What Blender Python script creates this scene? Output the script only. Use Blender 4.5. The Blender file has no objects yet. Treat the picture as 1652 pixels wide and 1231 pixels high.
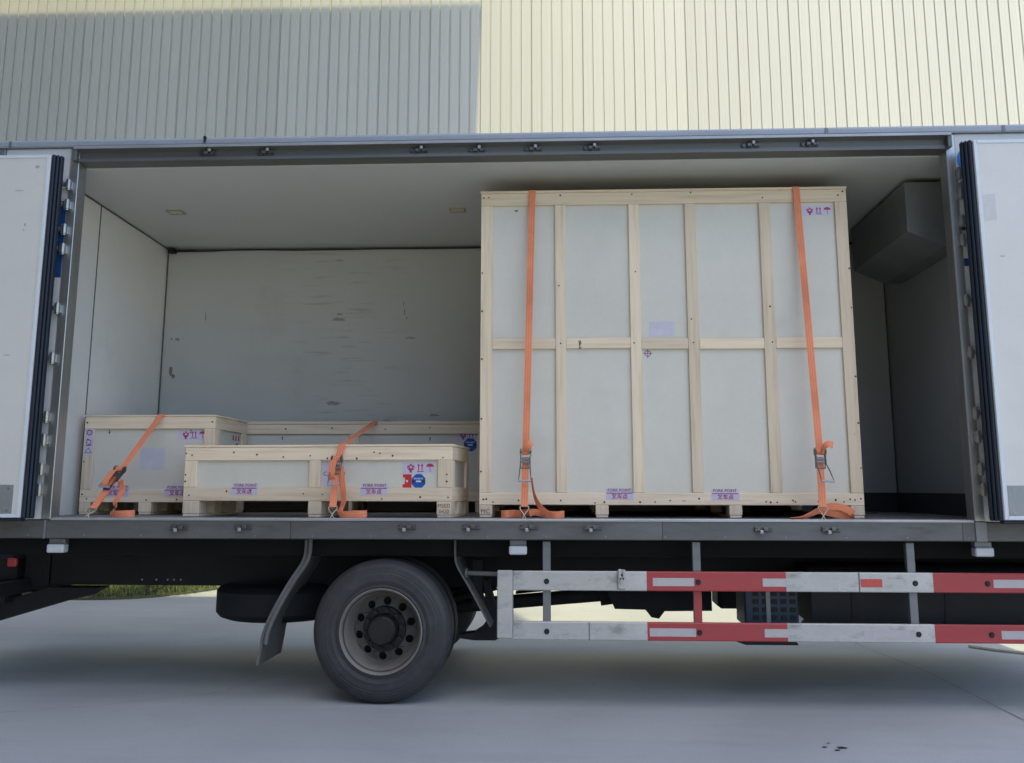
import bpy, bmesh, math, random
from mathutils import Vector, Matrix
rad = math.radians
random.seed(7)
S = bpy.context.scene
COL = S.collection

# ------------------------------------------------------------------ camera
F_PX, PPX, PPY = 1546.587, 4.578, -93.322
YAW, PITCH, ROLL = .048, .170, .001
fw = Vector((-math.sin(YAW)*math.cos(PITCH), math.cos(YAW)*math.cos(PITCH), math.sin(PITCH)))
rt = Vector((math.cos(YAW), math.sin(YAW), 0)); up = rt.cross(fw)
r2 = rt*math.cos(ROLL)+up*math.sin(ROLL); u2 = up*math.cos(ROLL)-rt*math.sin(ROLL)
cam = bpy.data.cameras.new('camera'); co = bpy.data.objects.new('camera', cam); COL.objects.link(co)
co.matrix_world = Matrix((
    (r2.x, u2.x, -fw.x, 1.246), (r2.y, u2.y, -fw.y, -6.806), (r2.z, u2.z, -fw.z, 1.467), (0, 0, 0, 1)))
cam.sensor_fit = 'HORIZONTAL'; cam.sensor_width = 36.0
cam.lens = F_PX/1652*36.0
cam.shift_x = -PPX/1652; cam.shift_y = PPY/1652
cam.clip_start = .05; cam.clip_end = 600
S.camera = co

# ------------------------------------------------------------------ world, sun, exposure
SUN_EL, SUN_AZ = rad(68), rad(20)       # azimuth measured from -Y towards +X
wd = bpy.data.worlds.new('World'); S.world = wd; wd.use_nodes = True
nt = wd.node_tree; bg = nt.nodes['Background']
sky = nt.nodes.new('ShaderNodeTexSky'); sky.sky_type = 'NISHITA'; sky.sun_disc = False
sky.sun_elevation = SUN_EL; sky.sun_rotation = math.pi-SUN_AZ
sky.air_density = 1.0; sky.dust_density = 2.0; sky.ozone_density = 1.0
hs = nt.nodes.new('ShaderNodeHueSaturation'); hs.inputs['Saturation'].default_value = 1.25
nt.links.new(sky.outputs[0], hs.inputs['Color']); nt.links.new(hs.outputs[0], bg.inputs[0])
bg.inputs[1].default_value = .15
sl = bpy.data.lights.new('sun', 'SUN'); sl.energy = 2.0; sl.angle = rad(.6); sl.color = (1, .885, .50)
so = bpy.data.objects.new('sun', sl); COL.objects.link(so)
sd = Vector((math.sin(SUN_AZ)*math.cos(SUN_EL), -math.cos(SUN_AZ)*math.cos(SUN_EL), math.sin(SUN_EL)))
so.rotation_euler = (-sd).to_track_quat('-Z', 'Y').to_euler(); so.location = (20, -40, 60)
S.view_settings.view_transform = 'Standard'; S.view_settings.look = 'None'
S.view_settings.exposure = 1.12; S.view_settings.gamma = 1.0; S.view_settings.use_curve_mapping = False
S.cycles.max_bounces = 10; S.cycles.diffuse_bounces = 6

# ------------------------------------------------------------------ materials
def newmat(name):
    m = bpy.data.materials.new(name); m.use_nodes = True
    return m, m.node_tree, m.node_tree.nodes['Principled BSDF']
def mapping(t, scale, coord='Object'):
    tc = t.nodes.new('ShaderNodeTexCoord'); mp = t.nodes.new('ShaderNodeMapping')
    mp.inputs['Scale'].default_value = scale
    t.links.new(tc.outputs[coord], mp.inputs['Vector']); return mp
def noise(t, vec, scale, detail=4, rough=.55):
    n = t.nodes.new('ShaderNodeTexNoise'); n.inputs['Scale'].default_value = scale
    n.inputs['Detail'].default_value = detail; n.inputs['Roughness'].default_value = rough
    if vec: t.links.new(vec, n.inputs['Vector'])
    return n
def ramp(t, fac, stops):
    r = t.nodes.new('ShaderNodeValToRGB'); e = r.color_ramp.elements
    e[0].position, e[0].color = stops[0][0], (*stops[0][1], 1)
    e[1].position, e[1].color = stops[-1][0], (*stops[-1][1], 1)
    for p, c in stops[1:-1]:
        k = e.new(p); k.color = (*c, 1)
    t.links.new(fac, r.inputs[0]); return r
def mixc(t, fac, a, b, mode='MIX'):
    m = t.nodes.new('ShaderNodeMix'); m.data_type = 'RGBA'; m.blend_type = mode
    for s, v in ((m.inputs[0], fac), (m.inputs[6], a), (m.inputs[7], b)):
        if isinstance(v, (int, float)): s.default_value = v
        elif isinstance(v, tuple): s.default_value = (*v, 1)
        else: t.links.new(v, s)
    return m.outputs[2]
def bump(t, b, height, strength=.2, dist=.01):
    n = t.nodes.new('ShaderNodeBump'); n.inputs['Strength'].default_value = strength
    n.inputs['Distance'].default_value = dist
    t.links.new(height, n.inputs['Height']); t.links.new(n.outputs[0], b.inputs['Normal'])
def mat(name, c, rough=.6, metal=0., var=.15, scale=3., bstr=.1, stretch=(1, 1, 1), fine=40., dirt=None, dirtamt=.5, coord='Object'):
    """plain surface with two scales of tone variation, fine relief and optional dirt blotches"""
    m, t, b = newmat(name)
    mp = mapping(t, stretch, coord)
    n1 = noise(t, mp.outputs[0], scale); n2 = noise(t, mp.outputs[0], fine, 3)
    lo = tuple(x*(1-var) for x in c); hi = tuple(min(1, x*(1+var)) for x in c)
    r = ramp(t, n1.outputs[0], [(.3, lo), (.7, hi)])
    col = mixc(t, .25, r.outputs[0], ramp(t, n2.outputs[0], [(.3, lo), (.7, hi)]).outputs[0])
    if dirt:
        n3 = noise(t, mp.outputs[0], scale*1.7, 6, .65)
        f = ramp(t, n3.outputs[0], [(.52, (0, 0, 0)), (.74, (dirtamt,)*3)])
        col = mixc(t, f.outputs[0], col, dirt)
    t.links.new(col, b.inputs['Base Color'])
    b.inputs['Roughness'].default_value = rough; b.inputs['Metallic'].default_value = metal
    bump(t, b, n2.outputs[0], bstr, .004)
    return m
def wood(name, axis, light=(.78, .645, .475), dark=(.65, .515, .36)):
    m, t, b = newmat(name)
    sc = [22, 22, 22]; sc[axis] = 1.1
    oi = t.nodes.new('ShaderNodeObjectInfo')
    tc = t.nodes.new('ShaderNodeTexCoord'); ad = t.nodes.new('ShaderNodeVectorMath'); ad.operation = 'ADD'
    mu = t.nodes.new('ShaderNodeVectorMath'); mu.operation = 'SCALE'; mu.inputs[0].default_value = (17, 31, 23)
    t.links.new(oi.outputs['Random'], mu.inputs['Scale'])
    t.links.new(tc.outputs['Object'], ad.inputs[0]); t.links.new(mu.outputs[0], ad.inputs[1])
    mp = t.nodes.new('ShaderNodeMapping'); mp.inputs['Scale'].default_value = sc
    t.links.new(ad.outputs[0], mp.inputs['Vector'])
    n = noise(t, mp.outputs[0], 1.6, 5, .6)
    r = ramp(t, n.outputs[0], [(.28, dark), (.5, light), (.75, tuple(min(1, x*1.08) for x in light))])
    # boards differ a little in tone
    hv = t.nodes.new('ShaderNodeHueSaturation')
    mr = t.nodes.new('ShaderNodeMapRange'); mr.inputs[3].default_value = .86; mr.inputs[4].default_value = 1.08
    t.links.new(oi.outputs['Random'], mr.inputs[0]); t.links.new(mr.outputs[0], hv.inputs['Value'])
    t.links.new(r.outputs[0], hv.inputs['Color'])
    # knots
    ks = [8., 8., 8.]; ks[axis] = 3.2
    mp2 = t.nodes.new('ShaderNodeMapping'); mp2.inputs['Scale'].default_value = ks
    t.links.new(ad.outputs[0], mp2.inputs['Vector'])
    v = t.nodes.new('ShaderNodeTexVoronoi'); v.inputs['Scale'].default_value = .75
    t.links.new(mp2.outputs[0], v.inputs['Vector'])
    k = ramp(t, v.outputs['Distance'], [(.025, (.8,)*3), (.06, (0, 0, 0))])
    col = mixc(t, k.outputs[0], hv.outputs[0], (.17, .10, .055))
    t.links.new(col, b.inputs['Base Color']); b.inputs['Roughness'].default_value = .72
    bump(t, b, n.outputs[0], .18, .003)
    return m

M = {}
WOOD = [wood('pine_x', 0), wood('pine_y', 1), wood('pine_z', 2)]
M['ply'] = mat('coated_board', (.635, .607, .53), .46, 0, .07, 1.1, .03, (1, 1, 1), 30, dirt=(.48, .465, .42), dirtamt=.4)
M['sticker'] = mat('sticker_film', (.56, .53, .66), .4, 0, .04, 5, .02)
M['faded'] = mat('faded_sticker', (.555, .54, .615), .45, 0, .08, 9, .02)
M['red_ink'] = mat('red_ink', (.42, .03, .10), .5, 0, .1)
M['purple_ink'] = mat('purple_ink', (.23, .05, .20), .5, 0, .1)
M['black_ink'] = mat('black_ink', (.02, .02, .03), .5, 0, .1)
M['brown_ink'] = mat('brown_ink', (.16, .06, .03), .7, 0, .2)
M['red_print'] = mat('red_print', (.55, .03, .04), .4, 0, .1)
M['blue_print'] = mat('blue_print', (.01, .085, .40), .4, 0, .1)
M['pale_print'] = mat('pale_print', (.62, .68, .75), .4, 0, .1)
M['nail'] = mat('nail_head', (.05, .04, .035), .5, .6, .3)
M['frp'] = mat('white_liner', (.50, .505, .49), .42, 0, .06, .8, .03, (1, 1, 1), 25, dirt=(.36, .35, .32), dirtamt=.35)
M['ceil'] = mat('ceiling_liner', (.54, .56, .565), .42, 0, .05, .8, .03, (1, 1, 1), 25)
M['lit_end'] = mat('lit_end_liner', (.80, .79, .76), .38, 0, .04, .8, .03, (1, 1, 1), 25, dirt=(.55, .53, .48), dirtamt=.3)  # liner lightened: light falling on the left end put into its colour
M['shaded_end'] = mat('shaded_end_liner', (.36, .37, .37), .45, 0, .08, .8, .03)  # liner darkened: shade of the right end put into its colour
M['door_skin'] = mat('white_door_skin', (.645, .635, .61), .38, 0, .05, .9, .02, (1, 1, 1), 25, dirt=(.46, .46, .46), dirtamt=.3)
M['body_white'] = mat('white_body_paint', (.62, .62, .61), .35, 0, .05, 1.2, .02, dirt=(.40, .38, .34), dirtamt=.5)
M['steel'] = mat('brushed_steel', (.44, .44, .43), .34, .85, .15, 2, .05, (18, 18, 1), 30)
M['hinge_steel'] = mat('hinge_steel', (.36, .35, .335), .30, .9, .2, 8, .05)
M['keeper'] = mat('keeper_steel', (.11, .11, .115), .4, .7, .3, 8)
M['alu'] = mat('dull_aluminium', (.20, .205, .215), .46, .35, .16, 1.6, .05, (.5, 4, 4), 20, dirt=(.13, .12, .11), dirtamt=.6)
M['sill'] = mat('worn_sill', (.128, .128, .128), .52, .35, .25, 1.5, .06, (.7, 3, 3), 20, dirt=(.075, .07, .062), dirtamt=.85)
M['lip'] = mat('worn_bright_edge', (.36, .37, .39), .42, .4, .2, 2, .05, (1, 4, 4))
M['rail_paint'] = mat('rail_paint', (.33, .36, .40), .42, .1, .12, 1.5, .03)
M['header'] = mat('header_metal', (.125, .13, .13), .5, .3, .15, 1.2, .04, (.6, 3, 3))
M['floorplate'] = mat('floor_plate', (.20, .205, .215), .5, .3, .2, 2, .1, dirt=(.10, .09, .08), dirtamt=.7)
M['rubber'] = mat('blue_black_rubber', (.008, .015, .029), .65, 0, .25, 4, .05)
M['tyre'] = mat('tyre_rubber', (.036, .036, .038), .62, 0, .25, 5, .1, dirt=(.075, .072, .07), dirtamt=.6)
M['rim'] = mat('dusty_rim_paint', (.225, .205, .175), .55, .1, .2, 5, .08, dirt=(.13, .11, .09), dirtamt=.7)
M['disc'] = mat('dirty_disc_paint', (.12, .112, .10), .75, .1, .3, 6, .1, dirt=(.03, .027, .024), dirtamt=.9)
M['hub'] = mat('greasy_hub', (.014, .014, .015), .5, .2, .4, 12, .2)
M['chassis'] = mat('chassis_paint', (.009, .0095, .011), .75, 0, .35, 3, .1, dirt=(.018, .016, .015), dirtamt=.6)
M['flap'] = mat('dusty_flap_rubber', (.13, .127, .122), .7, 0, .3, 3, .12, dirt=(.16, .15, .14), dirtamt=.5)
M['black'] = mat('black_plastic', (.009, .010, .012), .7, 0, .3)
M['guard_white'] = mat('guard_white', (.485, .48, .46), .45, .2, .16, 3.5, .05, (1, 2, 2), 25, dirt=(.20, .19, .17), dirtamt=.85)
M['guard_red'] = mat('guard_red', (.40, .045, .05), .42, 0, .14, 2.5, .04, (1, 3, 3), 25, dirt=(.24, .07, .065), dirtamt=.8)
M['tape'] = mat('reflective_tape', (.50, .46, .46), .35, 0, .12, 6, .04, dirt=(.34, .28, .27), dirtamt=.6)
M['tape_red'] = mat('red_reflective_tape', (.55, .07, .06), .35, 0, .1)
M['lamp_clear'] = mat('lamp_lens', (.55, .57, .60), .2, 0, .1)
M['lamp_red'] = mat('red_lens', (.55, .06, .07), .2, 0, .1)
M['lamp_amber'] = mat('amber_lens', (.34, .09, .02), .25, 0, .2)
M['battery'] = mat('blue_case', (.012, .024, .05), .5, 0, .2)
M['deep'] = mat('tar_black', (.004, .0042, .005), .95, 0, .3, 3, .05)
M['grey_plate'] = mat('grey_kick_plate', (.27, .285, .30), .45, .35, .12, 3)
M['blue_mark'] = mat('blue_body_paint', (.012, .06, .20), .35, 0, .15)
M['sky_mark'] = mat('light_blue_body_paint', (.03, .22, .58), .35, 0, .1)
M['dark_mark'] = mat('dark_body_paint', (.03, .04, .07), .35, 0, .15)
M['stain'] = mat('scuff_mark', (.29, .28, .25), .6, 0, .3, 30)
M['stain_pale'] = mat('pale_scuff', (.36, .35, .31), .6, 0, .2, 20)
M['stain_red'] = mat('reddish_smear', (.24, .155, .145), .6, 0, .3, 30)
M['smudge'] = mat('door_smudge', (.36, .36, .37), .5, 0, .2, 30)
M['residue'] = mat('tape_residue', (.555, .555, .56), .5, 0, .06, 30)
M['seam'] = mat('dark_sealant', (.10, .095, .085), .6, 0, .2)
M['light_frame'] = mat('brass_light_frame', (.36, .33, .16), .5, .2, .1)
M['light_lens'] = mat('light_lens', (.52, .53, .50), .35, 0, .05)
M['evap'] = mat('evaporator_case', (.20, .212, .216), .5, .1, .15)
M['kick'] = mat('dark_kick_board', (.035, .035, .038), .5, .1, .2)
M['wire'] = mat('zinc_wire', (.42, .39, .30), .35, .8, .2, 10)
M['ratchet'] = mat('ratchet_steel', (.17, .16, .145), .4, .8, .3, 12)
M['blue_tag'] = mat('blue_tag', (.02, .04, .22), .6, 0, .1)
M['wall'] = mat('cream_cladding', (.61, .60, .52), .5, 0, .035, .35, .02, (1, 1, .12), 12, coord='Object')
M['blocker_hall'] = mat('dark_blocker_cladding', (.10, .105, .11), .6, 0, .1)
def sheets():
    m = M['wall']; t = m.node_tree; b = t.nodes['Principled BSDF']
    src = b.inputs['Base Color'].links[0].from_socket
    oi = t.nodes.new('ShaderNodeObjectInfo'); mr = t.nodes.new('ShaderNodeMapRange'); mr.inputs[3].default_value = .955; mr.inputs[4].default_value = 1.03
    hv = t.nodes.new('ShaderNodeHueSaturation'); t.links.new(oi.outputs['Random'], mr.inputs[0]); t.links.new(mr.outputs[0], hv.inputs['Value'])
    t.links.new(src, hv.inputs['Color']); 
    mp = mapping(t, (30, 30, .25)); n = noise(t, mp.outputs[0], 1.0, 4, .6)   # rain streaks
    f = ramp(t, n.outputs[0], [(.5, (0, 0, 0)), (.8, (.16,)*3)])
    t.links.new(mixc(t, f.outputs[0], hv.outputs[0], (.42, .40, .33)), b.inputs['Base Color'])
sheets()
M['shade_canopy'] = mat('pale_steel', (.62, .63, .64), .6, .1, .1)  # pale so the slabs added overhead bounce light
M['bark'] = mat('bark', (.07, .05, .035), .8, 0, .3, 20, .3)
M['leaf'] = mat('leaf', (.06, .10, .03), .6, 0, .4, 2)
M['grass'] = mat('grass_blade', (.12, .155, .045), .65, 0, .5, .6)
M['soil'] = mat('lawn_soil', (.10, .105, .05), .85, 0, .35, 3, .4)
M['kerb'] = mat('kerb_concrete', (.34, .335, .32), .75, 0, .15, 3, .2)
M['joint'] = mat('joint_filler', (.17, .165, .16), .8, 0, .2)
M['pale_strip'] = mat('sunlit_pale', (.62, .57, .42), .5, 0, .1)  # sunlight on the ground put into a colour

def webbing():
    m, t, b = newmat('orange_webbing')
    tc = t.nodes.new('ShaderNodeTexCoord'); sp = t.nodes.new('ShaderNodeSeparateXYZ')
    t.links.new(tc.outputs['UV'], sp.inputs[0])
    w = t.nodes.new('ShaderNodeTexWave'); w.bands_direction = 'X'; w.inputs['Scale'].default_value = .95
    mp = t.nodes.new('ShaderNodeMapping'); mp.inputs['Scale'].default_value = (1, 0, 0)
    t.links.new(tc.outputs['UV'], mp.inputs[0]); t.links.new(mp.outputs[0], w.inputs['Vector'])
    n = noise(t, mapping(t, (1, 1, 1)).outputs[0], 9, 4)
    base = ramp(t, n.outputs[0], [(.3, (.76, .235, .115)), (.7, (.86, .295, .15))])
    st = ramp(t, w.outputs[0], [(.55, (0, 0, 0)), (.95, (.30,)*3)])
    col = mixc(t, st.outputs[0], base.outputs[0], (.40, .09, .03))
    gn = noise(t, mapping(t, (1, 1, 1)).outputs[0], 3.5, 7, .7)
    gf = ramp(t, gn.outputs[0], [(.5, (0, 0, 0)), (.72, (.45,)*3)])
    col = mixc(t, gf.outputs[0], col, (.42, .13, .06))
    t.links.new(col, b.inputs['Base Color']); b.inputs['Roughness'].default_value = .75
    w2 = t.nodes.new('ShaderNodeTexWave'); w2.bands_direction = 'Y'; w2.inputs['Scale'].default_value = 90
    t.links.new(tc.outputs['UV'], w2.inputs['Vector'])
    bump(t, b, w2.outputs[0], .15, .001)
    return m
M['web'] = webbing()

def concrete():
    m, t, b = newmat('yard_concrete')
    mp = mapping(t, (1, 1, 1)); v = mp.outputs[0]
    n1 = noise(t, v, .35, 6, .6); n2 = noise(t, v, 2.2, 6, .65); n3 = noise(t, v, 60, 4, .7)
    a = ramp(t, n1.outputs[0], [(.3, (.345, .368, .368)), (.7, (.43, .46, .46))])
    c = ramp(t, n2.outputs[0], [(.3, (.297, .316, .318)), (.62, (.442, .47, .47))])
    d = ramp(t, n3.outputs[0], [(.25, (.27, .27, .27)), (.75, (.50, .50, .50))])
    col = mixc(t, .45, a.outputs[0], c.outputs[0]); col = mixc(t, .22, col, d.outputs[0])
    # drawn-out tyre and sweeping marks along the yard
    mp2 = mapping(t, (.25, 1.6, 1)); n4 = noise(t, mp2.outputs[0], 2.0, 5, .6)
    f = ramp(t, n4.outputs[0], [(.5, (0, 0, 0)), (.8, (.35,)*3)])
    col = mixc(t, f.outputs[0], col, (.25, .247, .244))
    mp3 = mapping(t, (.5, .5, 1)); n5 = noise(t, mp3.outputs[0], 1.1, 8, .72)
    f5 = ramp(t, n5.outputs[0], [(.46, (0, 0, 0)), (.62, (.45,)*3)])
    col = mixc(t, f5.outputs[0], col, (.255, .27, .275))
    n6 = noise(t, v, 170, 2, .6); f6 = ramp(t, n6.outputs[0], [(.60, (0, 0, 0)), (.72, (.5,)*3)])
    col = mixc(t, f6.outputs[0], col, (.20, .195, .19))
    # small oil spots
    vo = t.nodes.new('ShaderNodeTexVoronoi'); vo.inputs['Scale'].default_value = 1.3
    t.links.new(v, vo.inputs['Vector'])
    k = ramp(t, vo.outputs['Distance'], [(.012, (.8,)*3), (.03, (0, 0, 0))])
    col = mixc(t, k.outputs[0], col, (.06, .06, .065))
    t.links.new(col, b.inputs['Base Color']); b.inputs['Roughness'].default_value = .72; b.inputs['Specular IOR Level'].default_value = .25
    bump(t, b, n3.outputs[0], .25, .004)
    return m
M['concrete'] = concrete()

def scuffed():
    """white liner with rubbed horizontal scuffs across the middle, marks in the wall's own coordinates"""
    m, t, b = newmat('scuffed_liner')
    mp = mapping(t, (1, 1, 1)); v = mp.outputs[0]
    n1 = noise(t, v, .8); base = ramp(t, n1.outputs[0], [(.3, (.47, .475, .46)), (.7, (.53, .535, .52))])
    mp2 = mapping(t, (2.2, 1, 26)); n2 = noise(t, mp2.outputs[0], 1.0, 6, .6)
    s = ramp(t, n2.outputs[0], [(.56, (0, 0, 0)), (.66, (.8,)*3)])
    sp = t.nodes.new('ShaderNodeSeparateXYZ'); t.links.new(v, sp.inputs[0])
    mx = t.nodes.new('ShaderNodeMapRange'); mx.interpolation_type = 'SMOOTHSTEP'
    ab = t.nodes.new('ShaderNodeMath'); ab.operation = 'ADD'; ab.inputs[1].default_value = 1.72
    t.links.new(sp.outputs[0], ab.inputs[0])
    ab2 = t.nodes.new('ShaderNodeMath'); ab2.operation = 'ABSOLUTE'; t.links.new(ab.outputs[0], ab2.inputs[0])
    mx.inputs[1].default_value = .10; mx.inputs[2].default_value = .85; mx.inputs[3].default_value = 1; mx.inputs[4].default_value = 0
    t.links.new(ab2.outputs[0], mx.inputs[0])
    f = mixc(t, 1.0, s.outputs[0], mx.outputs[0], 'MULTIPLY')
    fs = t.nodes.new('ShaderNodeMath'); fs.operation = 'MULTIPLY'; fs.inputs[1].default_value = .42
    t.links.new(f, fs.inputs[0])
    col = mixc(t, fs.outputs[0], base.outputs[0], (.15, .14, .12))
    n3 = noise(t, v, 1.1, 6, .7); f3 = ramp(t, n3.outputs[0], [(.56, (0, 0, 0)), (.8, (.4,)*3)])
    col = mixc(t, f3.outputs[0], col, (.33, .32, .29))
    t.links.new(col, b.inputs['Base Color']); b.inputs['Roughness'].default_value = .42
    return m
M['scuffed'] = scuffed()

# ------------------------------------------------------------------ mesh helpers
def BM(): return bmesh.new()
def box(bm, x0, x1, y0, y1, z0, z1, bev=0.):
    vs = [bm.verts.new((x, y, z)) for x in (x0, x1) for y in (y0, y1) for z in (z0, z1)]
    fs = [bm.faces.new([vs[i] for i in f]) for f in ((0, 1, 3, 2), (4, 6, 7, 5), (0, 4, 5, 1), (2, 3, 7, 6), (0, 2, 6, 4), (1, 5, 7, 3))]
    if bev:
        es = list({e for f in fs for e in f.edges})
        bmesh.ops.bevel(bm, geom=es, offset=bev, segments=1, affect='EDGES', profile=.5)
    return vs
def frame_of(d):
    d = d.normalized(); a = Vector((0, 0, 1)) if abs(d.z) < .9 else Vector((1, 0, 0))
    u = d.cross(a).normalized(); return u, d.cross(u).normalized()
def cyl(bm, p0, p1, r0, seg=16, r1=None, cap=True):
    p0, p1 = Vector(p0), Vector(p1); r1 = r0 if r1 is None else r1
    u, v = frame_of(p1-p0)
    A = [bm.verts.new(p0+(u*math.cos(a)+v*math.sin(a))*r0) for a in [2*math.pi*i/seg for i in range(seg)]]
    B = [bm.verts.new(p1+(u*math.cos(a)+v*math.sin(a))*r1) for a in [2*math.pi*i/seg for i in range(seg)]]
    for i in range(seg): bm.faces.new((A[i], B[i], B[(i+1) % seg], A[(i+1) % seg]))
    if cap: bm.faces.new(A); bm.faces.new(B[::-1])
def tube(bm, pts, r, seg=8):
    pts = [Vector(p) for p in pts]; rings = []
    pu = None
    for i, p in enumerate(pts):
        d = (pts[min(i+1, len(pts)-1)]-pts[max(i-1, 0)]).normalized()
        if pu is None: u, v = frame_of(d)
        else:
            u = (pu-d*pu.dot(d)).normalized(); v = d.cross(u)
        pu = u
        rings.append([bm.verts.new(p+(u*math.cos(a)+v*math.sin(a))*r) for a in [2*math.pi*k/seg for k in range(seg)]])
    for a, b in zip(rings, rings[1:]):
        for k in range(seg): bm.faces.new((a[k], a[(k+1) % seg], b[(k+1) % seg], b[k]))
    bm.faces.new(rings[0][::-1]); bm.faces.new(rings[-1])
def lathe(bm, prof, c, seg=64, axis='Y'):
    """prof: (radius, offset along axis) closed loop"""
    c = Vector(c); rings = []
    for i in range(seg):
        a = 2*math.pi*i/seg; ca, sa = math.cos(a), math.sin(a)
        ring = []
        for r, y in prof:
            ring.append(bm.verts.new(c+(Vector((r*ca, y, r*sa)) if axis == 'Y' else Vector((r*ca, r*sa, y)))))
        rings.append(ring)
    n = len(prof)
    for i in range(seg):
        a, b = rings[i], rings[(i+1) % seg]
        for k in range(n): bm.faces.new((a[k], a[(k+1) % n], b[(k+1) % n], b[k]))
def prism(bm, poly, y0, y1, axis='Y'):
    """extrude a polygon; axis Y: poly is (x,z); axis X: poly is (y,z); axis Z: poly is (x,y)"""
    def P(a, b, t): return {'Y': (a, t, b), 'X': (t, a, b), 'Z': (a, b, t)}[axis]
    A = [bm.verts.new(P(a, b, y0)) for a, b in poly]; B = [bm.verts.new(P(a, b, y1)) for a, b in poly]
    n = len(poly)
    bm.faces.new(A); bm.faces.new(B[::-1])
    for i in range(n): bm.faces.new((A[i], B[i], B[(i+1) % n], A[(i+1) % n]))
def smooth_pts(pts, n=6):
    """Catmull-Rom through the points"""
    P = [Vector(p) for p in pts]; out = []
    for i in range(len(P)-1):
        a, b, c, d = P[max(i-1, 0)], P[i], P[i+1], P[min(i+2, len(P)-1)]
        for k in range(n):
            t = k/n
            out.append(.5*((2*b)+(c-a)*t+(2*a-5*b+4*c-d)*t*t+(3*b-a-3*c+d)*t**3))
    out.append(P[-1]); return out
def ribbon(bm, pts, wv, width, th=.003):
    """flat band along pts; wv: width direction (one vector or one per point)"""
    pts = [Vector(p) for p in pts]; n = len(pts)
    W = [Vector(w) for w in wv] if isinstance(wv, list) else [Vector(wv)]*n
    uv = bm.loops.layers.uv.verify(); rows = []; L = 0; Ls = []
    for i, p in enumerate(pts):
        d = (pts[min(i+1, n-1)]-pts[max(i-1, 0)]).normalized()
        w = (W[i]-d*W[i].dot(d)).normalized(); nn = w.cross(d).normalized()
        if i: L += (p-pts[i-1]).length
        Ls.append(L)
        rows.append([bm.verts.new(p+w*width*a/2+nn*th*b/2) for a, b in ((-1, 1), (1, 1), (1, -1), (-1, -1))])
    for i in range(n-1):
        a, b = rows[i], rows[i+1]
        for k in range(4):
            f = bm.faces.new((a[k], a[(k+1) % 4], b[(k+1) % 4], b[k]))
            us = {0: (0, 1), 1: (1, 1), 2: (1, 0), 3: (0, 0)}[k]
            for lp, (uu, vv) in zip(f.loops, ((us[0], Ls[i]), (us[1], Ls[i]), (us[1], Ls[i+1]), (us[0], Ls[i+1]))): lp[uv].uv = (uu, vv)
    bm.faces.new(rows[0][::-1]); bm.faces.new(rows[-1])

ORG = {}        # object name -> its origin in its root's frame
def thing(name, label, cat, loc=(0, 0, 0), rz=0., group=None, frame=None):
    """Empty at a thing's base; parts are given in 'frame' coordinates whose zero sits at frame (default: the empty)"""
    o = bpy.data.objects.new(name, None); COL.objects.link(o); o.empty_display_size = .2
    o.location = loc; o.rotation_euler = (0, 0, rz); o['label'] = label; o['category'] = cat
    if group: o['group'] = group
    ORG[o.name] = Vector(frame) if frame is not None else Vector((0, 0, 0))
    return o
def obj(name, bm, m, parent=None, smooth=False, angle=35, kind=None, label=None, loc=None):
    bmesh.ops.recalc_face_normals(bm, faces=bm.faces[:])
    xs = [v.co for v in bm.verts]
    c = Vector([(min(v[i] for v in xs)+max(v[i] for v in xs))/2 for i in range(3)])
    if loc is not None: c = Vector(loc)
    bmesh.ops.translate(bm, verts=bm.verts[:], vec=-c)
    me = bpy.data.meshes.new(name); bm.to_mesh(me); bm.free()
    if smooth:
        me.shade_smooth(); me.set_sharp_from_angle(angle=rad(angle))
    for mm in (m if isinstance(m, (list, tuple)) else [m]): me.materials.append(mm)
    o = bpy.data.objects.new(name, me); COL.objects.link(o); o.parent = parent
    o.location = c-(ORG[parent.name] if parent else Vector())
    ORG[o.name] = c
    if kind: o['kind'] = kind
    if label: o['label'] = label
    return o
def tag(o, label, cat, group=None):
    o['label'] = label; o['category'] = cat
    if group: o['group'] = group
    return o
def part(name, args, m, parent, bev=.002, **k):
    bm = BM(); box(bm, *args, bev); return obj(name, bm, m, parent, **k)
def cp(o, at, parent=None):
    """copy of a part (and its children) with its centre at 'at' in the root frame"""
    c = o.copy(); COL.objects.link(c); p = parent or o.parent; c.parent = p
    at = Vector(at); c.location = at-ORG[p.name]; ORG[c.name] = at
    for ch in o.children:
        d = ch.copy(); COL.objects.link(d); d.parent = c; ORG[d.name] = at+ch.location
    return c
def textbm(body, size, x, y, z, align='CENTER', sx=1., bold=False):
    """flat lettering in the XZ plane facing -Y, centred on x with its baseline at z"""
    cu = bpy.data.curves.new('lettering', 'FONT'); cu.body = body; cu.size = size; cu.align_x = align
    cu.resolution_u = 2
    if bold: cu.offset = size*.018
    o = bpy.data.objects.new('lettering', cu); COL.objects.link(o)
    dg = bpy.context.evaluated_depsgraph_get(); me = bpy.data.meshes.new_from_object(o.evaluated_get(dg))
    bm = BM(); bm.from_mesh(me)
    bpy.data.objects.remove(o); bpy.data.curves.remove(cu); bpy.data.meshes.remove(me)
    for v in bm.verts: v.co = Vector((x+v.co.x*sx, y, z+v.co.y))
    return bm
def flat(bm, poly, y):
    f = bm.faces.new([bm.verts.new((a, y, b)) for a, b in poly]); return f
def arcpoly(cx, cz, r, a0=0, a1=360, n=20, rz=None):
    rz = rz or r
    return [(cx+r*math.cos(rad(a0+(a1-a0)*i/n)), cz+rz*math.sin(rad(a0+(a1-a0)*i/n))) for i in range(n+(0 if a1-a0 == 360 else 1))]
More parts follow.
